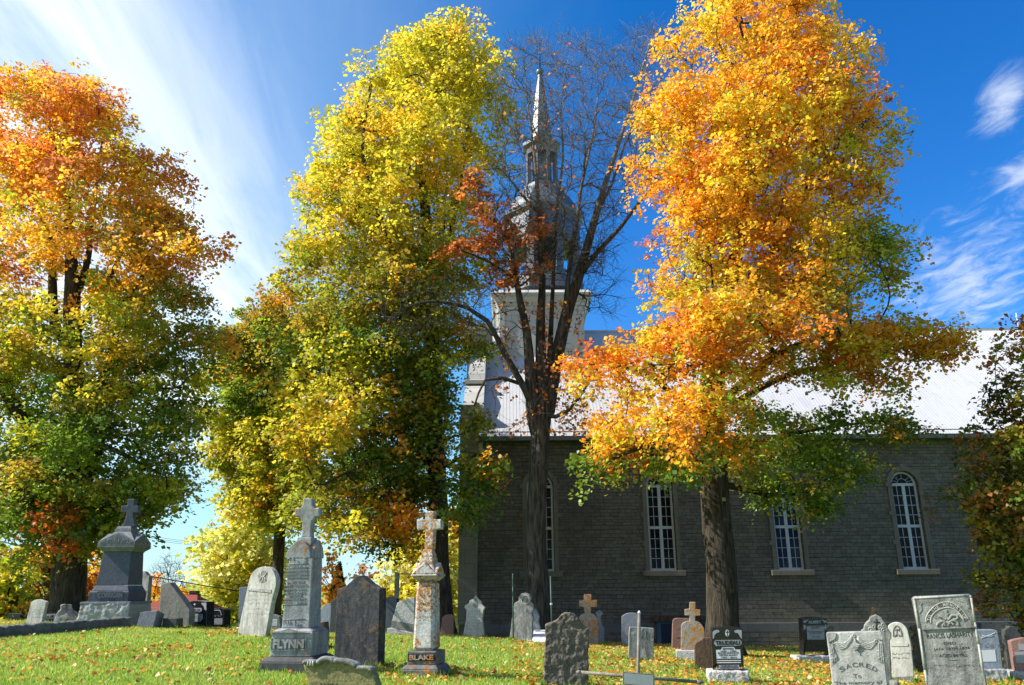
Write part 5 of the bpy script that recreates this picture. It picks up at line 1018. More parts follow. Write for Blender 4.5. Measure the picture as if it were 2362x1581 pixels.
def lerp_prof(prof, y):
    ys = [p[0] for p in prof]; return np.interp(y, ys, [p[1] for p in prof]), np.interp(y, ys, [p[2] for p in prof])
def px2w(xs, ys, Ys):
    """vectorised pixel+depth -> world (full-view pixels)"""
    M = np.array(M3); x = (np.asarray(xs) * DS - CX) / F; y = -(np.asarray(ys) * DS - CY) / F
    d = np.stack([x, y, -np.ones_like(x)], -1) @ M.T
    return np.array(EYE) + d * (np.asarray(Ys) / d[..., 1])[..., None]
def crown_blobs(prof, Yd, n, rng, rb=(.8, 1.4), deep=.85, shell=.55, avoid=()):
    """leafy clumps (centre, radius, px position) filling a crown whose left and right edges are given per height in photo pixels"""
    ys = np.linspace(prof[0][0], prof[-1][0], 400); xl, xr = lerp_prof(prof, ys); w = np.maximum(xr - xl, 5); cum = np.cumsum(w); cum = cum / cum[-1]; out = []
    tries = 0
    while len(out) < n and tries < n * 40:
        tries += 1
        y = np.interp(rng.random(), cum, ys); xl, xr = lerp_prof(prof, y); W = (xr - xl) / 2; cx = (xl + xr) / 2
        mpp = Yd / F * DS * 1.0; r = rng.uniform(*rb); rp = min(r / mpp, W * .95); r = rp * mpp
        th = rng.random() * 6.283; rho = rng.random() ** shell
        ax = max(W - rp * .45, 2); x = cx + ax * rho * math.cos(th); dep = (W * mpp) * deep * rho * math.sin(th)
        if any((x - a) ** 2 / c ** 2 + (y - b) ** 2 / d ** 2 < 1 and -(1.5) < 9 for a, b, c, d in avoid): continue
        out.append((x, y, Yd + dep, r))
    return out
def sprays(blobs, per, rng, flat=.6):
    """points on and in the clumps where leaf sprays sit"""
    T = []; own = []
    for bi, (x, y, Y, r) in enumerate(blobs):
        c = px2w(np.array([x]), np.array([y]), np.array([Y]))[0]; k = max(2, int(per * min(1.6, (r / 1.0) ** 2)))
        v = rng.normal(size=(k, 3)); v /= np.linalg.norm(v, axis=1, keepdims=True); rr = rng.random(k) ** .45
        v = v * rr[:, None] * r * np.array([1, 1, flat]); v[:, 2] += r * .05
        T.append(c + v); own += [bi] * k
    return np.concatenate(T), np.array(own)
def leaves(T, cols, n, size, rng, R=.55, flat=.3, droop=.25, spread=.9, per=9):
    """n leaves round every spray point, hanging in small twig groups that share a direction; cols per spray"""
    gcount = max(1, n // per); m = len(T); G = m * gcount
    ang = rng.random(G) * 6.283; rr = R * np.sqrt(rng.random(G)) * np.repeat(rng.uniform(.7, 1.3, m), gcount)
    go = np.c_[np.cos(ang) * rr, np.sin(ang) * rr, rng.normal(size=G) * R * flat - droop * rr ** 2 / R]
    tilt = np.repeat(rng.normal(size=(m, 2)) * .3, gcount, 0); go[:, 2] += (go[:, :2] * tilt).sum(1)
    gn = np.c_[rng.normal(size=(G, 2)) * spread * .55 + go[:, :2] / R * .45, np.ones(G)]; gn[rng.random(G) < .2] *= np.array([1, 1, .3]); gn /= np.linalg.norm(gn, axis=1, keepdims=True)
    gc = np.repeat(cols, gcount, 0) * rng.uniform(.75, 1.25, (G, 1))
    k = G * per; N = np.repeat(gn, per, 0); v = rng.normal(size=(k, 3)) * (R * .30); v -= N * (v * N).sum(1, keepdims=True) * .6
    P = np.repeat(np.repeat(T, gcount, 0) + go, per, 0) + v; P[:, 2] -= (v ** 2).sum(1) / R * .8
    N = N + rng.normal(size=(k, 3)) * .38
    V, Q = leaf_quads(P, N, size * rng.uniform(.55, 1.4, k), rng, .95, .14)
    c = np.repeat(gc, per, 0) * rng.uniform(.82, 1.18, (k, 1)); c = c * (1 + rng.normal(size=(k, 3)) * .06); return V, Q, np.repeat(np.clip(c, .004, .95), 4, 0)
PAL = dict(y=(.63, .52, .034), yg=(.50, .47, .036), g=(.15, .235, .022), dg=(.085, .16, .018), lg=(.27, .36, .03), o=(.80, .345, .026), yo=(.78, .45, .03), ro=(.62, .15, .02), r=(.48, .05, .018), br=(.38, .115, .03), ol=(.33, .26, .026), py=(.70, .66, .20), dk=(.085, .095, .02), pk=(.66, .22, .09))
PAL = {k: np.array(v) for k, v in PAL.items()}
def pick(table, y, rng, x=None):
    """table rows (y, {colour: weight}); interpolated with height"""
    i = 0
    while i < len(table) - 1 and table[i + 1][0] <= y: i += 1
    a = table[i][1]
    if i < len(table) - 1 and rng.random() < (y - table[i][0]) / (table[i + 1][0] - table[i][0]): a = table[i + 1][1]
    ks = list(a); w = np.array([a[k] for k in ks], float); return PAL[ks[rng.choice(len(ks), p=w / w.sum())]]
def limb_w(px_pts, Yd):
    """(x, y, r_metres[, depth offset]) full-view pixels -> world"""
    out = []
    for p in px_pts:
        w = px2w(np.array([p[0]]), np.array([p[1]]), np.array([Yd + (p[3] if len(p) > 3 else 0)]))[0]; out.append((*w, p[2]))
    return out
def tree(name, label, cat, Yd, limbs, blobs, colf, bark, per=4, nleaf=50, size=.17, R=.55, flat=.3, droop=.25, seed=1, group=None, leaf='leaf', r0=.013, extra=None, step=.45, flute=.12, twig=0, crown_name='crown', gap=None, up=.25, rootflare=True, spread=.9):
    rng = np.random.default_rng(seed); sk = Skel(rng)
    L = [limb_w(l, Yd) for l in limbs]
    t0 = L[0]; base = np.array(t0[0][:3]); g_ = gz(base[0], base[1]); 
    # carry the trunk down to the ground with a root flare
    d = (np.array(t0[0][:3]) - np.array(t0[1][:3])); 
    bx, by = base[0], base[1]
    if base[2] > g_: k = (base[2] - g_) / max(1e-3, abs(d[2])); bx, by = base[0] + d[0] * k * .5, base[1] + d[1] * k * .5
    g_ = gz(bx, by); r1 = t0[0][3]
    foot = [(bx, by, g_ - .35, r1 * 1.75), (bx, by, g_ + .02, r1 * 1.45), (bx, by, g_ + .35, r1 * 1.16), (bx, by, g_ + .8, r1 * 1.04)] if rootflare else [(bx, by, g_ - .2, r1)]
    L[0] = [q for q in foot if q[2] < base[2] - .3 or q is foot[0]] + list(t0)
    for l in L: sk.limb(l)
    T, own = sprays(blobs, per, rng) if len(blobs) else (np.zeros((0, 3)), [])
    if extra is not None and len(extra): allT = np.concatenate([T, extra]) if len(T) else extra
    else: allT = T
    ends = sk.connect(allT, step=step, up=up)
    if twig:
        for e in list(set(ends)):
            for _ in range(twig):
                dd = sk.dirs[e] * .8 + rng.normal(size=3) * .55 + np.array([0, 0, .15]); dd /= np.linalg.norm(dd); ln = rng.uniform(.35, .9)
                a = sk.add(sk.p[e] + dd * ln * .5, e); dd = dd + rng.normal(size=3) * .25; sk.add(sk.p[a] + dd * ln * .5, a)
    r = sk.radii(r0)
    root = thing(name, (bx, by, g_), label, cat, group)
    sk.mesh(r, flute).build('trunk', MT[bark], root)
    if len(T):
        bc = np.array([colf(x, y, rng) for x, y, Y, rr in blobs]); alt = np.array([colf(*blobs[o][:2], rng) for o in own])
        mixw = rng.random((len(T), 1)) * .6; cols = bc[own] * (1 - mixw) + alt * mixw
        V, Q, cc = leaves(T, cols, nleaf, size, rng, R, flat, droop, spread); raw_mesh(crown_name, V, Q, MT[leaf], root, colors=cc)
    return root
def B_(Yd, *rows):
    """explicit clumps: (x, y, rx_px, depth offset[, n])"""
    out = []
    for x, y, rp, dz in rows: out.append((x, y, Yd + dz, rp * Yd / F * DS))
    return out
def ell(Yd, rng, rows, rb=(.55, .95), dens=1.0):
    """clumps filling ellipses (x, y, rx, ry, depth offset, depth radius in m)"""
    out = []; mpp = Yd / F * DS
    for x, y, rx, ry, dz, dr in rows:
        n = max(4, int(dens * rx * ry * mpp * mpp / .065))
        for _ in range(n):
            a = rng.random() * 6.283; q = rng.random() ** .5; r = rng.uniform(*rb); r = min(r, ry * mpp * .9)
            ex, ey = max(rx - r / mpp * .45, 2), max(ry - r / mpp * .4, 2)
            out.append((x + math.cos(a) * q * ex, y + math.sin(a) * q * ey, Yd + dz + rng.normal() * dr * .5, r))
    return out
GT = 'big maples in autumn colour'
rg = np.random.default_rng(21)
# --- orange maple on the right
YR = 24.5
profR = [(-50, 1640, 1860), (-20, 1600, 1905), (30, 1565, 1925), (60, 1522, 1942), (120, 1524, 1985), (200, 1490, 2012), (260, 1440, 2052), (330, 1432, 2068), (400, 1440, 2015), (480, 1478, 2045), (560, 1492, 2080), (620, 1478, 2095), (665, 1480, 2070), (695, 1585, 2010)]
bR = crown_blobs(profR, YR, 430, rg, (.7, 1.25), .8, .5, avoid=[(1742, 5, 26, 34), (1530, 715, 50, 40)])
bR += ell(YR, rg, [(1400, 815, 80, 36, -1.5, 2), (1325, 830, 36, 26, -1, 1), (1500, 790, 90, 45, -2, 2), (1590, 745, 70, 50, -1, 2), (1440, 960, 85, 38, -3, 2), (1560, 955, 95, 48, -3.5, 2), (1395, 1000, 40, 34, -2.5, 1.5), (1390, 1070, 48, 36, -1, 1.5), (1480, 1045, 90, 42, -2, 2), (1575, 1050, 70, 55, -3, 2), (1345, 1045, 20, 14, -1, 1),
    (1730, 725, 80, 55, -2, 2), (1830, 735, 100, 62, -2, 2.5), (1930, 745, 100, 60, -1, 2.5), (2030, 765, 95, 62, 0, 2), (2125, 775, 75, 48, 0, 1.5), (2180, 778, 22, 26, 0, .6), (1770, 815, 60, 40, -1, 2), (1860, 845, 95, 36, 0, 2), (1965, 850, 85, 46, 0, 2), (2050, 865, 45, 34, 0, 1.5),
    (1760, 960, 70, 32, 1, 2), (1850, 950, 85, 34, 1, 2), (1950, 968, 90, 34, 1, 2), (2050, 975, 75, 20, 1, 1.5), (1720, 1040, 70, 60, 0, 2.5), (1820, 1045, 110, 62, 1, 2.5), (1930, 1060, 75, 46, 1, 2), (1790, 1125, 75, 40, 1, 2), (1870, 1125, 55, 34, 1, 1.5), (1650, 1010, 60, 40, -3, 1.5), (1650, 740, 90, 60, -4, 1), (1640, 690, 90, 40, -3, 1.5), (1560, 690, 50, 30, -2, 1), (1600, 800, 70, 50, -4, 1), (1640, 740, 70, 50, -3, 1.5), (1690, 800, 50, 40, -2, 1.5), (2140, 800, 60, 30, 0, 1), (1990, 800, 90, 40, 0, 1.5), (1900, 800, 90, 40, 0, 2)], (.5, .9))
bR += ell(YR, rg, [(1420, 860, 60, 34, -1.5, 1.5), (1545, 845, 70, 44, -3, 1.5), (1480, 900, 70, 34, -3, 1.5), (1580, 905, 60, 36, -4, 1.5), (1490, 750, 50, 24, -1, 1), (1640, 785, 70, 50, -4, 1), (1650, 850, 50, 36, -4, .8), (1720, 850, 50, 30, -2, 1), (1650, 930, 60, 40, -4, 1), (1340, 870, 30, 34, -1, 1), (1700, 930, 40, 26, -1, 1), (1955, 130, 50, 50, 0, 1.5), (2005, 270, 55, 55, 0, 1.5), (2035, 575, 50, 50, 0, 1.5), (2055, 640, 42, 30, 0, 1), (1535, 110, 30, 50, 0, 1), (1475, 270, 46, 60, 0, 1.5), (1465, 400, 40, 60, 0, 1.5), (1650, 0, 50, 40, 0, 1.5), (1845, 0, 55, 40, 0, 1.5), (1520, 640, 45, 40, 0, 1), (2000, 430, 40, 50, 0, 1.5), (2070, 980, 60, 16, 1, 1), (1960, 1080, 55, 30, 1, 1), (1860, 1150, 50, 26, 1, 1)], (.5, .85), .35)
tabR = [(-60, dict(o=4, yo=4, y=2, ro=1)), (300, dict(o=3, yo=4, y=3, yg=1)), (480, dict(o=4, yo=3, y=2, yg=1.5, ro=1)), (640, dict(o=3, yo=3, y=2, yg=2, ro=1)), (780, dict(o=3, yo=2, yg=2, ro=2, y=1, lg=1)), (860, dict(o=2, yg=2, lg=2, g=2, ro=1)), (960, dict(o=2, yg=2, g=2, lg=2, ro=1)), (1060, dict(g=4, ol=2, dg=2, o=.7, lg=1)), (1200, dict(g=4, dg=3, ol=1))]
def colR(x, y, rng):
    t = (x - 1650) / 450
    if y < 700 and rng.random() < np.clip((t - .35) * 1.3 + (y - 400) / 900, 0, .8): return PAL[('yg', 'ol', 'g', 'lg', 'ro')[rng.choice(5, p=[.3, .3, .2, .12, .08])]]
    if 860 < y < 1030 and x < 1660: return PAL[('o', 'yo', 'y', 'yg', 'ro')[rng.choice(5, p=[.4, .25, .12, .13, .1])]]
    if y > 880 and x > 1700: return PAL[('g', 'dg', 'lg', 'ol', 'o')[rng.choice(5, p=[.42, .25, .15, .13, .05])]]
    if y < 880 and x < 1480 and y > 700: return PAL[('o', 'ro', 'yo', 'yg')[rng.choice(4, p=[.42, .33, .15, .1])]]
    return pick(tabR, y, rng)
limbR = [[(1652, 1420, .47), (1650, 1300, .43), (1640, 1180, .43), (1633, 1080, .42), (1628, 960, .40), (1630, 860, .38), (1645, 760, .33), (1660, 680, .28), (1690, 560, .22), (1710, 400, .17), (1720, 240, .11), (1720, 120, .06)],
    [(1632, 900, .20), (1612, 770, .17, .6), (1592, 660, .13, 1), (1600, 540, .09, 1.2), (1580, 400, .06, 1), (1592, 250, .03, 1)],
    [(1640, 800, .2), (1690, 700, .18, .5), (1780, 560, .15, 1), (1850, 400, .11, 1), (1880, 220, .06, 1)],
    [(1632, 930, .15), (1700, 880, .13, -1), (1780, 810, .10, -1.5), (1900, 770, .07, -1), (2040, 770, .04, 0)],
    [(1632, 960, .13), (1720, 900, .11, .5), (1830, 850, .09, .6), (1950, 845, .05, .4)],
    [(1630, 980, .12), (1560, 920, .10, -1.5), (1470, 850, .07, -2), (1380, 830, .04, -1.5)],
    [(1633, 1050, .14), (1720, 1020, .10, 1), (1850, 985, .07, 1.5), (2000, 965, .04, 1.5)],
    [(1635, 1100, .11), (1700, 1120, .09, .5), (1790, 1135, .06, 1), (1880, 1120, .03, 1)],
    [(1630, 1040, .11), (1560, 1020, .09, -2), (1450, 1030, .06, -2.5), (1370, 1070, .03, -1.5)]]
tree('maple_tree', 'tall orange maple on the right, before the church roof, trunk behind the small black stone', 'tree', YR, limbR, bR, colR, 'bark_r', per=4, nleaf=63, size=.118, R=.5, seed=5, group=GT)
# --- yellow maple in the middle
YC = 31.0
profC = [(30, 1035, 1068), (60, 985, 1098), (100, 878, 1120), (110, 860, 1155), (160, 815, 1160), (220, 795, 1165), (280, 738, 1168), (340, 712, 1175), (400, 688, 1175), (450, 690, 1165), (500, 657, 1120), (560, 642, 1125), (620, 630, 1115), (690, 605, 1105), (760, 590, 1105), (830, 590, 1100), (890, 610, 1075), (960, 640, 1050), (1030, 660, 1050), (1100, 690, 1045), (1160, 730, 1030), (1215, 780, 970), (1240, 830, 930)]
bC = crown_blobs(profC, YC, 500, rg, (.8, 1.4), .8, .42, avoid=[(1115, 70, 22, 45), (1140, 620, 40, 40), (1045, 850, 14, 60), (1010, 1190, 42, 120), (830, 1240, 40, 30), (660, 1120, 50, 60)])
bC += ell(YC, rg, [(740, 930, 60, 50, -4, 1.5), (800, 955, 55, 45, -3.5, 1.5), (665, 990, 45, 34, -3.5, 1.2), (690, 1060, 50, 40, -1.5, 1.5), (890, 910, 50, 34, -3, 1.5), (790, 1195, 55, 45, -3, 1.5), (720, 1150, 40, 50, -3, 1.5), (930, 1190, 40, 30, -2, 1), (1085, 1085, 55, 55, -2, 1.5), (1060, 1160, 40, 40, -2, 1), (1110, 1060, 40, 20, -3, 1), (1085, 960, 20, 40, -1, .8), (1090, 800, 40, 26, -1, 1)])
bC += ell(YC, rg, [(850, 170, 45, 50, 0, 2), (1125, 140, 34, 44, 0, 1.5), (780, 290, 45, 60, 0, 2), (720, 400, 40, 55, 0, 2), (690, 540, 50, 55, 0, 2), (1150, 270, 30, 60, 0, 1.5), (1010, 60, 45, 40, 0, 1.5), (930, 100, 50, 40, 0, 1.5), (660, 640, 40, 40, 0, 1.5)], (.6, 1.0), .45)
tabC = [(0, dict(y=6, yg=3, yo=.6)), (300, dict(y=5, yg=4, yo=.6)), (460, dict(y=4, yg=3, yo=2, lg=1)), (560, dict(y=2.5, yg=3, yo=1.5, lg=2, ol=1.5)), (690, dict(yg=2, lg=2, ol=2.5, o=.8, g=2.5)), (800, dict(g=4, ol=2, yg=1, o=.8, dg=2)), (1000, dict(g=3, dg=3, yg=1, ol=2, o=.8)), (1240, dict(g=3, dg=3, yg=1, o=1))]
def colC(x, y, rng):
    if y > 860 and x < 870 and y < 1010 + (870 - x) * .2 and rng.random() < .75: return PAL[('y', 'yo', 'yg')[rng.choice(3, p=[.6, .25, .15])]]
    if y > 1010 and x < 830 and rng.random() < .3: return PAL[('y', 'yg', 'yo')[rng.choice(3, p=[.45, .35, .2])]]
    if 880 < x < 980 and y > 1150 and rng.random() < .6: return PAL['o']
    return pick(tabC, y, rng)
limbC = [[(1012, 1400, .40), (1005, 1290, .37), (1003, 1150, .37), (996, 1020, .36), (990, 900, .34), (988, 760, .30), (985, 640, .26), (975, 500, .21), (965, 360, .15), (985, 220, .09), (1030, 90, .05)],
    [(990, 800, .16), (930, 650, .14, -1), (870, 500, .11, -1.5), (830, 350, .08, -1.5), (850, 200, .04, -1)],
    [(987, 700, .15), (1030, 540, .12, .5), (1060, 380, .09, 1), (1080, 230, .05, 1)],
    [(995, 960, .14), (930, 900, .12, -2), (830, 900, .08, -3.5), (730, 930, .05, -4)],
    [(995, 900, .15), (890, 830, .12, 0), (760, 790, .09, 0), (670, 760, .05, 0)],
    [(1000, 1060, .11), (940, 1030, .09, -1.5), (840, 1060, .07, -2.5), (740, 1110, .04, -3)],
    [(1000, 1080, .09), (1050, 1050, .07, -1), (1110, 1040, .04, -2)], [(985, 640, .10), (900, 620, .09, 1), (800, 600, .06, 1.5), (700, 560, .03, 1)]]
tree('maple_tree', 'tall yellow maple with green lower boughs, just left of the church steeple', 'tree', YC, limbC, bC, colC, 'bark', per=4, nleaf=63, size=.142, R=.56, seed=6, group=GT)
# --- second maple behind, left of centre
Y2 = 45.0
prof2 = [(690, 590, 660), (720, 550, 700), (760, 488, 760), (820, 450, 800), (880, 450, 810), (930, 452, 800), (1000, 470, 790), (1060, 475, 780), (1120, 505, 770), (1170, 520, 740), (1210, 560, 700)]
b2 = crown_blobs(prof2, Y2, 260, rg, (.9, 1.6), .7, .42, avoid=[(460, 930, 30, 40), (520, 1190, 60, 30)])
tab2 = [(690, dict(o=2, ol=3, br=.5, yg=1, g=1)), (800, dict(o=1, ol=2, yg=1, lg=1, g=3, dg=1)), (900, dict(lg=2, g=3, yg=2.5, dg=1, y=1)), (1000, dict(y=2, yg=3, g=1.5, ol=1)), (1210, dict(yg=3, y=2, g=2, o=1))]
tree('maple_tree', 'smaller olive green maple behind the grey marble cross monument, between its two taller neighbours', 'tree', Y2, [[(628, 1420, .36), (636, 1300, .31), (640, 1200, .29), (632, 1100, .24), (625, 950, .18), (620, 800, .09)], [(640, 1200, .2), (690, 1080, .14, -1), (730, 950, .08, -1)], [(636, 1120, .14), (570, 1000, .1, 1), (520, 880, .05, 1)]], b2, lambda x, y, r: pick(tab2, y, r), 'bark', per=4, nleaf=63, size=.18, R=.66, seed=8, group=GT)
# --- big maple at left
YL = 34.0
profL = [(140, 25, 145), (175, -10, 225), (215, -40, 275), (260, -70, 300), (310, -110, 325), (345, -120, 345), (350, -120, 415), (400, -130, 435), (450, -150, 440), (520, -160, 470), (540, -160, 520), (575, -160, 532), (620, -160, 500), (690, -160, 478), (740, -160, 500), (790, -160, 520), (850, -160, 485), (905, -160, 455), (960, -160, 515), (1050, -160, 450), (1120, -160, 440), (1180, -150, 400), (1215, -130, 330), (1250, -110, 230), (1265, -100, 150)]
bL = crown_blobs(profL, YL, 470, rg, (.8, 1.5), .8, .40, avoid=[(72, 290, 46, 36), (205, 335, 46, 24), (255, 335, 34, 22), (190, 575, 30, 26), (165, 690, 50, 66), (60, 915, 40, 34), (330, 1060, 40, 24), (425, 870, 30, 34), (125, 640, 56, 40)])
bL += ell(YL, rg, [(60, 210, 80, 60, 0, 2), (180, 240, 70, 50, 0, 2), (240, 300, 50, 40, 0, 1.5), (330, 380, 70, 44, 0, 2), (60, 400, 90, 60, -1, 2), (300, 460, 80, 50, -1, 2), (380, 520, 70, 40, -1, 2), (478, 770, 48, 28, -1, 1.5), (430, 840, 60, 40, -1, 2), (420, 950, 75, 48, -1.5, 2), (390, 1050, 70, 44, -2, 2), (390, 1115, 60, 36, -2, 2), (480, 565, 52, 36, 0, 1.5), (410, 410, 34, 44, 0, 1.5), (440, 690, 44, 40, 0, 1.5), (320, 1165, 60, 36, -2, 2), (80, 1180, 90, 50, -3, 2), (180, 1225, 60, 26, -3, 1.5), (20, 1120, 70, 60, -2, 2)], (.6, 1.0), .45)
tabL = [(140, dict(o=4, yo=2, ro=1.8, y=1, pk=1.5)), (340, dict(o=3, yo=3, y=2, ol=1, pk=2, ro=1)), (470, dict(o=3.5, yo=2.5, y=1, ol=1, yg=1, pk=2, ro=1)), (570, dict(yo=3, y=1, g=1.5, yg=1.2, o=3.5, pk=1.5, ro=.6)), (700, dict(y=1.2, yo=2, g=3, lg=1.5, yg=1.5, o=1.5, ol=1)), (780, dict(g=3.5, y=1.5, ol=1.5, yg=2, o=1)), (950, dict(dg=2, g=4, lg=1.5, ol=1, yg=1.5, y=1)), (1120, dict(dg=2, g=4, lg=1.5, ol=1.5, yg=1, br=.2)), (1250, dict(g=3, dg=2, ol=2, br=.3, yg=1))]
def colL(x, y, rng):
    if (x - 112) ** 2 + (y - 1172) ** 2 < 32 ** 2 or (abs(x - 155) < 26 and 1215 < y < 1245): return PAL['ro'] * .8
    if x > 380 and y < 640 and rng.random() < .5: return PAL[('o', 'ro')[rng.choice(2)]]
    if x > 340 and y > 1080 and rng.random() < .5: return PAL['yg']
    return pick(tabL, y, rng)
limbL = [[(152, 1400, .72), (158, 1330, .66), (162, 1250, .64), (160, 1150, .56), (163, 1050, .46), (168, 950, .42), (168, 850, .40), (166, 740, .36), (165, 640, .30), (158, 540, .22), (150, 430, .15), (120, 320, .09), (100, 220, .05)],
    [(162, 800, .22), (125, 740, .22, .3), (120, 640, .19, .5), (118, 560, .14, .8), (80, 450, .1, 1), (40, 320, .06, 1)],
    [(168, 780, .17), (215, 690, .15, -.3), (250, 640, .11, -.5), (300, 540, .08, -.8), (380, 480, .05, -1)],
    [(166, 700, .16), (200, 600, .14, .5), (215, 470, .1, .8), (230, 350, .07, 1), (250, 260, .04, 1)],
    [(162, 1170, .34), (210, 1060, .30, -1), (225, 980, .26, -1.2), (240, 850, .2, -1.5), (290, 700, .13, -1.5), (350, 600, .08, -1.5)],
    [(160, 1180, .34), (110, 1060, .30, -.5), (60, 980, .27, -1), (15, 895, .25, -1), (-40, 820, .2, -1), (-100, 700, .1, -1)],
    [(166, 900, .16), (270, 900, .13, -1.5), (350, 892, .07, -2), (430, 885, .025, -2)], [(165, 1000, .14), (260, 1030, .11, -2), (320, 1060, .06, -2.5), (380, 1090, .025, -2.5)], [(160, 1150, .13), (250, 1160, .1, -3), (330, 1180, .05, -4)]]
tree('maple_tree', 'broad orange topped maple with dark green boughs at the left edge, behind the kerbed plot', 'tree', YL, limbL, bL, colL, 'bark', per=4, nleaf=63, size=.158, R=.62, seed=9, group=GT)
# --- nearly bare maple before the steeple
YB = 28.5
rb2 = np.random.default_rng(33)
limbB = [[(1232, 1440, .44), (1229, 1330, .39), (1227, 1220, .35), (1230, 1120, .34), (1235, 1020, .34), (1240, 950, .34), (1243, 890, .30), (1238, 820, .21), (1237, 740, .17), (1241, 640, .14), (1238, 540, .11), (1230, 440, .08), (1222, 350, .055), (1208, 240, .035), (1200, 150, .02)],
    [(1228, 1000, .26), (1218, 930, .25, -.2), (1212, 840, .20, -.3), (1205, 760, .16, -.4), (1190, 690, .13, -.5), (1178, 620, .09, -.6), (1165, 540, .05, -.6)],
    [(1250, 960, .30), (1262, 880, .28, .2), (1280, 790, .25, .3), (1302, 700, .23, .4), (1322, 640, .21, .5), (1342, 570, .18, .6), (1362, 500, .15, .7), (1385, 420, .12, .8), (1412, 340, .09, .9), (1445, 240, .06, 1), (1475, 140, .04, 1), (1497, 60, .015, 1)],
    [(1322, 640, .11, .5), (1365, 580, .10, .3), (1420, 520, .08, .2), (1465, 460, .06, .2), (1500, 425, .035, .2), (1530, 400, .015, .2)],
    [(1268, 860, .14, .2), (1292, 720, .11, -.3), (1302, 620, .09, -.4), (1318, 520, .075, -.5), (1330, 430, .06, -.5), (1352, 330, .045, -.4), (1368, 220, .03, -.3), (1362, 120, .015, -.3)],
    [(1255, 900, .14), (1262, 720, .09, .5), (1268, 600, .075, .7), (1275, 470, .06, .9), (1288, 360, .045, 1), (1284, 240, .03, 1), (1300, 140, .015, 1)],
    [(1222, 930, .16, -.2), (1195, 880, .13, -.6), (1155, 810, .11, -1), (1115, 735, .09, -1.4), (1070, 705, .075, -1.8), (1000, 690, .06, -2), (940, 700, .04, -2.2), (890, 730, .02, -2.2)],
    [(1195, 890, .08, -.5), (1150, 865, .07, -.8), (1110, 870, .05, -1), (1085, 930, .03, -1.2)],
    [(1360, 500, .07, .7), (1400, 420, .06, 1), (1430, 330, .045, 1.2), (1460, 250, .03, 1.2)], [(1180, 640, .06, -.5), (1120, 600, .05, -1), (1060, 575, .03, -1.5)], [(1238, 500, .07), (1190, 440, .055, -.6), (1150, 390, .03, -1)], [(1250, 960, .09), (1300, 940, .07, -.8), (1345, 880, .04, -1)]]
# branch tips through the bare crown
tips = []
while len(tips) < 1550:
    x = rb2.uniform(1130, 1515); y = rb2.uniform(60, 660)
    top = np.interp(x, [1130, 1170, 1200, 1260, 1330, 1400, 1440, 1480, 1515], [150, 100, 85, 90, 75, 110, 70, 45, 30])
    bot = np.interp(x, [1130, 1200, 1300, 1360, 1450, 1515], [640, 660, 640, 640, 440, 330])
    if top < y < bot: tips.append((x, y, YB + rb2.normal() * 1.8))
for _ in range(110):
    tips.append((rb2.uniform(870, 1130), rb2.uniform(640, 760), YB - 2 + rb2.normal() * .8))
for _ in range(70): tips.append((rb2.uniform(1330, 1420), rb2.uniform(560, 720), YB + .6 + rb2.normal() * .8))
for _ in range(60): tips.append((rb2.uniform(1120, 1330), rb2.uniform(680, 1000), YB - .5 + rb2.normal() * .8))
tips = np.array(tips); tipw = px2w(tips[:, 0], tips[:, 1], tips[:, 2])
bB = ell(YB, rb2, [(1095, 430, 45, 45, -1, .8), (1125, 490, 50, 40, -1, .8), (1085, 560, 62, 34, -1, .8), (1035, 575, 24, 18, -1.2, .5), (1165, 540, 55, 40, -.8, .8), (1195, 600, 45, 45, -.6, .8), (1250, 515, 42, 18, -.3, .5), (1150, 620, 34, 34, -.6, .6)], (.3, .55), .8)
def colB(x, y, rng): return np.array([(.52, .19, .05), (.60, .22, .045), (.42, .13, .035)][rng.integers(3)])
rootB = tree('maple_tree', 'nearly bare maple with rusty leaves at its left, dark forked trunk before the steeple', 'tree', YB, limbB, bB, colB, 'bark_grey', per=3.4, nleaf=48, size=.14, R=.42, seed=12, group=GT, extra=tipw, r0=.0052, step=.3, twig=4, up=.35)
# the few leaves it still holds
n = 1500; rr = np.random.default_rng(4)
ex = np.concatenate([np.c_[rr.uniform(1130, 1335, 1100), rr.uniform(690, 1000, 1100)], np.c_[rr.uniform(1150, 1330, 260), rr.uniform(90, 500, 260)], np.c_[rr.uniform(1285, 1345, 140), rr.uniform(880, 1000, 140)]])
cl = np.array([mnoise.noise(Vector((a * .022, b * .022, 3))) for a, b in ex]); ex = ex[(cl > -.02) | (np.arange(len(ex)) > 1100)]
P = px2w(ex[:, 0], ex[:, 1], YB - .4 + rr.normal(size=len(ex)) * .7); N = rr.normal(size=(len(ex), 3)) + np.array([0, -.5, .3])
V, Q = leaf_quads(P, N, rr.uniform(.10, .19, len(ex)), rr); pc_ = np.array([PAL['br'], PAL['ro'] * .8, PAL['o'] * .8, (.25, .1, .04)])
raw_mesh('sparse_leaves', V, Q, MT['leaf'], rootB, colors=np.repeat(pc_[rr.choice(4, len(ex), p=[.4, .25, .2, .15])], 4, 0))
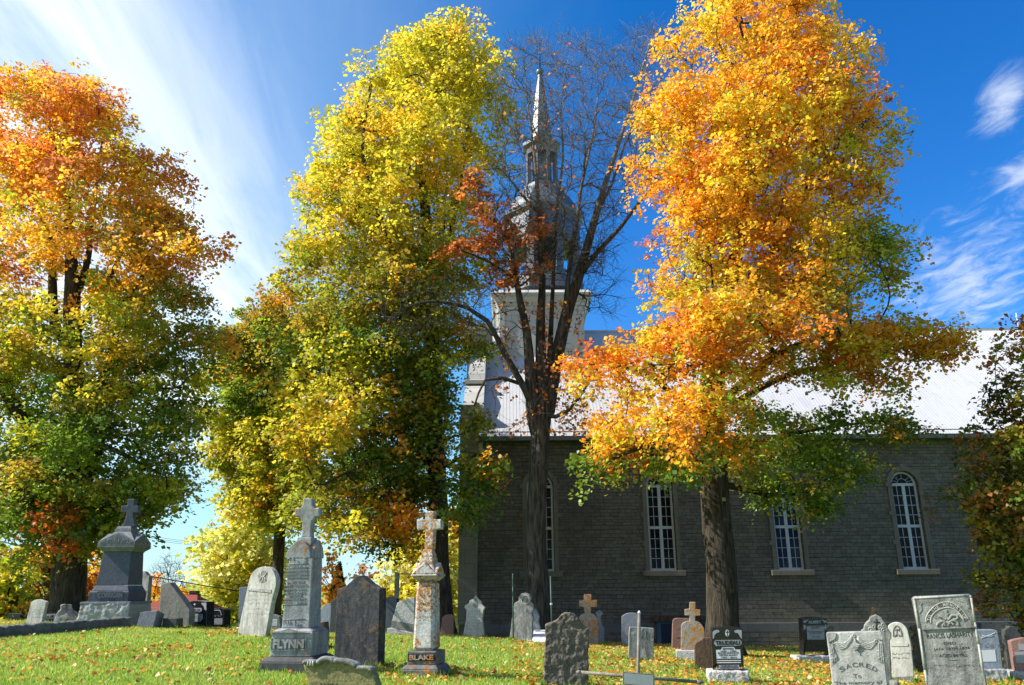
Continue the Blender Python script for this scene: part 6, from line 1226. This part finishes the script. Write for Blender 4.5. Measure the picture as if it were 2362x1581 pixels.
# --- dark oak at the right edge
YE = 23.0
profE = [(735, 2300, 2480), (790, 2265, 2520), (850, 2235, 2560), (920, 2235, 2600), (990, 2215, 2620), (1050, 2170, 2640), (1110, 2165, 2640), (1180, 2195, 2640), (1250, 2195, 2640), (1320, 2205, 2620), (1390, 2215, 2600), (1420, 2260, 2560)]
bE = crown_blobs(profE, YE, 330, rg, (.55, 1.0), .8, .5)
tabE = [(735, dict(dk=3, br=1.5, ol=2)), (980, dict(dk=4, ol=2, br=1.2, g=1)), (1100, dict(dk=3, g=2, ol=2, br=1, o=.5)), (1420, dict(dk=3, dg=2, ol=1.5, br=1.2, o=.5))]
tree('oak_tree', 'dark olive and russet oak at the right edge, before the far end of the church', 'tree', YE, [[(2500, 1440, .24), (2490, 1300, .22), (2480, 1100, .18), (2450, 900, .12), (2420, 760, .05)], [(2490, 1250, .1), (2380, 1180, .07, -.5), (2260, 1140, .03, -.5)], [(2485, 1150, .1), (2390, 1030, .06, .5), (2290, 930, .03, .5)], [(2495, 1350, .09), (2400, 1340, .06, -.5), (2270, 1330, .03, -.5)]], bE, lambda x, y, r: pick(tabE, y, r), 'bark', per=4, nleaf=45, size=.125, R=.42, flat=.34, seed=14, leaf='oakleaf', group=None)

# ------------------------------------------------------------------ beyond the churchyard
GB = 'trees beyond the churchyard'
def back(name, label, Yd, prof, tab, trunk, n=90, rb=(.9, 1.7), per=4, nleaf=34, size=.34, R=.8, seed=1, extra_limbs=(), **kw):
    rng = np.random.default_rng(seed); bl = crown_blobs(prof, Yd, n, rng, rb, .75, .5)
    return tree(name, label, 'tree', Yd, [trunk] + list(extra_limbs), bl, lambda x, y, r: pick(tab, y, r), 'bark', per=per, nleaf=nleaf, size=size, R=R, seed=seed, group=GB, r0=.02, step=.8, flute=0, **kw)
back('willow_tree', 'pale yellow willow like tree left of the grey marble cross monument, far behind', 60, [(1125, 560, 630), (1170, 500, 650), (1210, 470, 660), (1260, 445, 665), (1310, 440, 670), (1360, 430, 670), (1400, 430, 665), (1450, 450, 650)], [(1125, dict(py=6, yg=1.5)), (1300, dict(py=4, y=1, yg=3)), (1450, dict(yg=3, py=2, lg=2))], [(545, 1440, .3), (540, 1380, .26), (530, 1300, .18), (540, 1200, .08)], 120, seed=31, size=.30, R=.9, spread=1.2)
back('yellow_tree', 'round bright yellow tree beyond the churchyard, left of the orange lichened monument', 56, [(1228, 935, 1000), (1250, 910, 1045), (1290, 895, 1055), (1330, 880, 1060), (1370, 850, 1060), (1430, 860, 1060)], [(1228, dict(y=3, py=4)), (1430, dict(y=2, yg=2, py=2))], [(955, 1440, .25), (955, 1380, .22), (955, 1300, .1)], 100, seed=32, size=.32, R=.8)
back('yellow_tree', 'yellow tree showing in the gap beside the church corner', 64, [(1160, 1030, 1070), (1230, 1020, 1085), (1330, 1015, 1095), (1430, 1015, 1095)], [(1160, dict(o=2, pk=1, y=2)), (1300, dict(y=4, yg=2)), (1430, dict(y=3, yg=2))], [(1055, 1440, .22), (1052, 1300, .1)], 60, seed=33)
back('orange_tree', 'small orange tree between the grey marble cross monument and the big dark slab', 46, [(1262, 742, 756), (1290, 738, 765), (1330, 732, 778), (1380, 728, 790), (1430, 722, 790)], [(1255, dict(o=3, br=1)), (1330, dict(o=3, br=2, yo=1)), (1430, dict(o=3, yo=2, yg=1))], [(757, 1440, .12), (757, 1350, .06)], 26, (.4, .7), 3, 26, .2, .5, seed=34)
back('shrub_tree', 'thin pinkish leaved small tree over the top of the big dark slab', 62, [(1292, 840, 850), (1320, 800, 875), (1360, 790, 885), (1430, 780, 890)], [(1290, dict(pk=2, br=2)), (1360, dict(br=2, ol=2)), (1430, dict(ol=3, g=2))], [(840, 1440, .12), (842, 1340, .05)], 40, (.5, 1.0), 3, 14, .28, .7, seed=35)
back('orange_tree', 'small orange and yellow tree at left, behind the cut off concrete slab', 58, [(1338, 410, 430), (1360, 404, 436), (1420, 400, 440)], [(1330, dict(o=3, yo=2)), (1420, dict(yo=2, yg=2))], [(420, 1440, .12), (420, 1370, .06)], 20, (.35, .6), 3, 26, .2, .45, seed=36)
back('orange_tree', 'slim orange tree just right of the tall granite monument', 62, [(1312, 348, 364), (1350, 342, 370), (1420, 338, 374)], [(1310, dict(o=3, pk=1)), (1420, dict(yo=2, yg=2, br=1))], [(352, 1440, .12), (352, 1350, .06)], 20, (.35, .6), 3, 24, .2, .45, seed=37)
tabK = [(1240, dict(y=3, yg=3, o=1)), (1330, dict(yg=3, lg=2, y=2, g=1)), (1430, dict(yg=2, g=2, dk=2, o=1))]
back('yellow_tree', 'yellow green tree at the far left edge, beyond the kerb', 44, [(1250, -20, 45), (1285, -60, 80), (1330, -70, 95), (1380, -70, 90), (1430, -60, 90)], tabK, [(15, 1440, .18), (15, 1340, .1)], 70, (.6, 1.1), 4, 34, .24, .6, seed=38)
back('orange_tree', 'orange brown tree at left, left of the fat maple trunk', 50, [(1262, 70, 120), (1300, 60, 135), (1350, 60, 140), (1430, 60, 140)], [(1262, dict(yo=2, o=2, yg=1)), (1340, dict(br=2, ol=2, o=1, g=1)), (1430, dict(ol=2, dk=2, br=1))], [(100, 1440, .15), (100, 1340, .08)], 55, (.6, 1.1), 4, 30, .25, .6, seed=39)
back('orange_tree', 'yellow and russet tree between the fat trunk and the granite monument', 52, [(1255, 195, 225), (1300, 185, 245), (1360, 180, 260), (1430, 180, 270)], [(1255, dict(yo=2, y=2)), (1320, dict(br=2, o=2, yg=1)), (1430, dict(ol=3, g=2))], [(222, 1440, .15), (218, 1330, .07)], 50, (.6, 1.1), 4, 28, .25, .6, seed=40)
# conifer
rc = np.random.default_rng(41); YCo = 58; base = px2w(np.array([768.]), np.array([1440.]), np.array([YCo]))[0]; apex = px2w(np.array([768.]), np.array([1288.]), np.array([YCo]))[0]; g_ = gz(base[0], YCo); H = apex[2] - g_
co = thing('spruce_tree', (base[0], YCo, g_), 'dark green spruce left of the big dark slab, far behind', 'tree', GB)
MB().tube([(base[0], YCo, g_ - .2), (base[0], YCo, apex[2])], [.16, .02], 7).build('trunk', MT['bark'], co)
n = 9000; u = rc.random(n) ** .6; lay = np.floor(u * 16) / 16 + rc.random(n) * .05; ang = np.floor(rc.random(n) * 9) / 9 * 6.283 + lay * 40 + rc.normal(size=n) * .18; q = rc.random(n) ** .7
rr_ = (.12 + lay * H * .23) * q; P = np.c_[base[0] + np.cos(ang) * rr_, YCo + np.sin(ang) * rr_, apex[2] - lay * (H - .8) - rr_ * .32 + rc.normal(size=n) * .05]
V, Q = leaf_quads(P, np.c_[np.cos(ang) * .5, np.sin(ang) * .5, np.ones(n)] + rc.normal(size=(n, 3)) * .4, rc.uniform(.14, .3, n), rc, .5)
raw_mesh('crown', V, Q, MT['needle'], co, colors=np.repeat(np.array([[.022, .05, .03]]) * rc.uniform(.6, 1.6, (n, 1)), 4, 0))
# bare whippy willow
rw = np.random.default_rng(42); YW = 66; tp_ = np.c_[rw.uniform(340, 430, 260), rw.uniform(1262, 1360, 260)]; ok = tp_[:, 1] > 1265 + np.abs(tp_[:, 0] - 386) * 1.1
tp_ = tp_[ok]; tw = px2w(tp_[:, 0], tp_[:, 1], YW + rw.normal(size=len(tp_)) * 1)
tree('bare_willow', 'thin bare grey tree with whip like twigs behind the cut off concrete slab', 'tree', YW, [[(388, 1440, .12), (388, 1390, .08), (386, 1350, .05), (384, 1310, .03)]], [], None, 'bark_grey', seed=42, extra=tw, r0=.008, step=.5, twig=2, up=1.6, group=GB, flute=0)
# house with a red roof
YH = 50; hx0, hx1 = at(392, 1400, YH).x, at(446, 1400, YH).x; hz0 = gz((hx0 + hx1) / 2, YH); he, hr = at(450, 1402, YH).z, at(450, 1372, YH + 3).z
MT['redroof'] = plain('red_shingle', (.22, .045, .035), .8); MT['siding'] = plain('beige_siding', (.45, .40, .33), .8)
ho = thing('house', ((hx0 + hx1) / 2, YH + 3, hz0), 'distant house with red shingle roof and dark chimney, behind the black stones at left', 'house')
MB().box((hx0 - 1.5, YH, hz0 - .5), (hx1, YH + 4, he)).build('wall', MT['siding'], ho)
b = MB(); b.add([(hx0 - 1.9, YH - .4, he - .2), (hx1 + .4, YH - .4, he - .2), (hx1 - .6, YH + 2, hr), (hx0 - 1, YH + 2, hr), (hx0 - 1.9, YH + 4.4, he - .2), (hx1 + .4, YH + 4.4, he - .2)], [(0, 1, 2, 3), (3, 2, 5, 4), (0, 3, 4), (1, 5, 2), (0, 4, 5, 1)]); ro = b.build('roof', MT['redroof'], ho)
cx0, cx1 = at(437, 1370, YH + 2.5).x, at(457, 1370, YH + 2.5).x; MB().box((cx0, YH + 2.2, hr - .9), (cx1, YH + 3, at(450, 1371, YH + 2.5).z)).box((cx0 + .05, YH + 2.3, at(450, 1371, YH + 2.5).z + .003), (cx0 + .5, YH + 2.9, at(450, 1363, YH + 2.5).z)).build('chimney', MT['brown'], ro)
# overhead cables
def cable(pts, Yd, r, label):
    q = [at(*p, Yd) for p in pts]; b = MB(); ob = b.tube(q, r, 4).build('overhead_cable', MT['wire'], origin=q[0]); tag(ob, label, 'cable', 'overhead cables behind the trees at left')
cable([(-300, 1178), (14, 1252), (125, 1279), (231, 1306), (344, 1329), (480, 1353), (620, 1374)], 42, .035, 'thick dark overhead cable, lowest of those right of the granite monument')
cable([(-300, 1208), (0, 1279), (60, 1293), (120, 1305), (340, 1350), (480, 1376)], 43, .025, 'thin dark overhead cable sloping behind the fat maple trunk')
for k, dy in enumerate((0, 6, 12)): cable([(100, 1190 + dy), (365, 1240 + dy * .7), (455, 1252 + dy * .6), (640, 1268 + dy)], 80, .022, ('topmost', 'middle', 'bottom')[k] + ' of the three fine overhead cables high right of the granite monument')
# iron gate arch seen from behind
YG = 46; ga = thing('gate_arch', tuple(at(*kK(300, 1420), YG)), 'iron cemetery gate arch with lettering seen from behind, far left', 'gate arch')
ga.location.z = gz(ga.location.x, YG); WL[ga.name] = ga.location.copy()
def kp(x, y): return at(*kK(x, y), YG)
b = MB()
for ln in ([(-260, 830), (-100, 745), (60, 705), (270, 690), (420, 705), (560, 760), (680, 860), (735, 1000)], [(-200, 930), (-60, 850), (60, 800), (270, 772), (420, 785), (540, 830), (640, 930), (690, 1050)]): b.tube([kp(*p) for p in catmull3([(*p, 0) for p in ln], 60) for p in [p[:2]]], .03, 6)
b.build('arch', MT['iron'], ga)
for x, yt in ((735, 1000), (690, 1050), (135, 1110)): 
    p = kp(x, yt); MB().tube([(p.x, YG, gz(p.x, YG) - .2), tuple(p)], .035, 6).build('post', MT['iron'], ga)
f = Face(kp(270, 780), 180); f.obj = ga      # the lettering faces away from the camera
letters(f, 'lettering', kK, arc_letters(f, kK, 'ST STEPHEN', [(700, 850), (560, 800), (440, 768), (300, 762), (120, 768), (-20, 800)], 62), MT['letter_light'], .03, ga, 0, .02)

# longer tufts and a few drifted leaves where the mower cannot reach, round the foot of each stone
rt = np.random.default_rng(77); tp = []; lp = []
for o in list(bpy.data.objects):
    if o.parent is None and o.get('category') in ('gravestone', 'monument', 'grave cross', 'post'):
        ms = [o] if o.type == 'MESH' else [c for c in o.children if c.type == 'MESH']
        if o.location.y > 31: continue
        pts = [(c.x, c.y) for q in ms + [c for c in o.children if c.type == 'MESH'] for c in [q.matrix_basis @ v.co + (Vector((0, 0, 0)) if q.parent is None else o.location) for v in q.data.vertices] if c.z < o.location.z + .25]
        if not pts: continue
        P_ = np.array(pts); c0 = P_.mean(0); n_ = len(P_)
        hull = P_[np.argsort(np.arctan2(P_[:, 1] - c0[1], P_[:, 0] - c0[0]))]
        k = 260 if o.location.y < 20 else 130
        a = hull[rt.integers(0, n_, k)]; b_ = hull[rt.integers(0, n_, k)]; q = a + (b_ - a) * rt.random((k, 1)); d = q - c0
        dn = np.linalg.norm(d, axis=1, keepdims=True) + 1e-6
        # push every point out to the footprint's edge
        u = d / dn; ext = np.array([((P_ - c0) @ v).max() for v in u])[:, None]; side = np.abs(u[:, 0:1]) > .0
        box = (P_.max(0) - P_.min(0)) / 2 + .02; sc = np.minimum(box[0] / np.maximum(np.abs(u[:, 0]), 1e-3), box[1] / np.maximum(np.abs(u[:, 1]), 1e-3))[:, None]
        ctr = (P_.max(0) + P_.min(0)) / 2; e = ctr + u * np.minimum(sc, ext + .05) + rt.normal(size=(k, 2)) * .04; tp.append(e); lp.append(ctr + u * np.minimum(sc, ext + .05) * 1.08 + rt.normal(size=(k, 2)) * .12)
T_ = np.concatenate(tp); n = len(T_); zt2 = terr(T_[:, 0], T_[:, 1]); hh_ = rt.uniform(.05, .16, n); an = rt.random(n) * 6.283; w2 = .006 + .0005 * T_[:, 1]; la = rt.random(n) * 6.283
V = np.stack([np.c_[T_[:, 0] - np.cos(an) * w2, T_[:, 1] - np.sin(an) * w2, zt2 - .01], np.c_[T_[:, 0] + np.cos(an) * w2, T_[:, 1] + np.sin(an) * w2, zt2 - .01], np.c_[T_[:, 0] + np.cos(la) * hh_ * .4, T_[:, 1] + np.sin(la) * hh_ * .4, zt2 + hh_]], 1).reshape(-1, 3)
col = np.array([.17, .30, .03]) * rt.uniform(.6, 1.4, (n, 1)); go = raw_mesh('grass_tufts', V, np.arange(3 * n).reshape(-1, 3), MT['grass'], colors=np.repeat(col, 3, 0)); tag(go, 'longer grass tufts round the feet of the stones', 'grass', kind='stuff')
L_ = np.concatenate(lp)[rt.random(n) < .22]; n = len(L_); P = np.c_[L_, terr(L_[:, 0], L_[:, 1]) + .04]
V, Q = leaf_quads(P, np.c_[rt.normal(size=(n, 2)) * .5, np.ones(n)], rt.uniform(.05, .11, n), rt, .9, .2)
dl = raw_mesh('drifted_leaves', V, Q, MT['litter'], colors=np.repeat(pal[rt.integers(0, 6, n)] * rt.uniform(.6, 1.1, (n, 1)), 4, 0)); tag(dl, 'brown and orange leaves drifted against the feet of the stones', 'fallen leaves', kind='stuff')
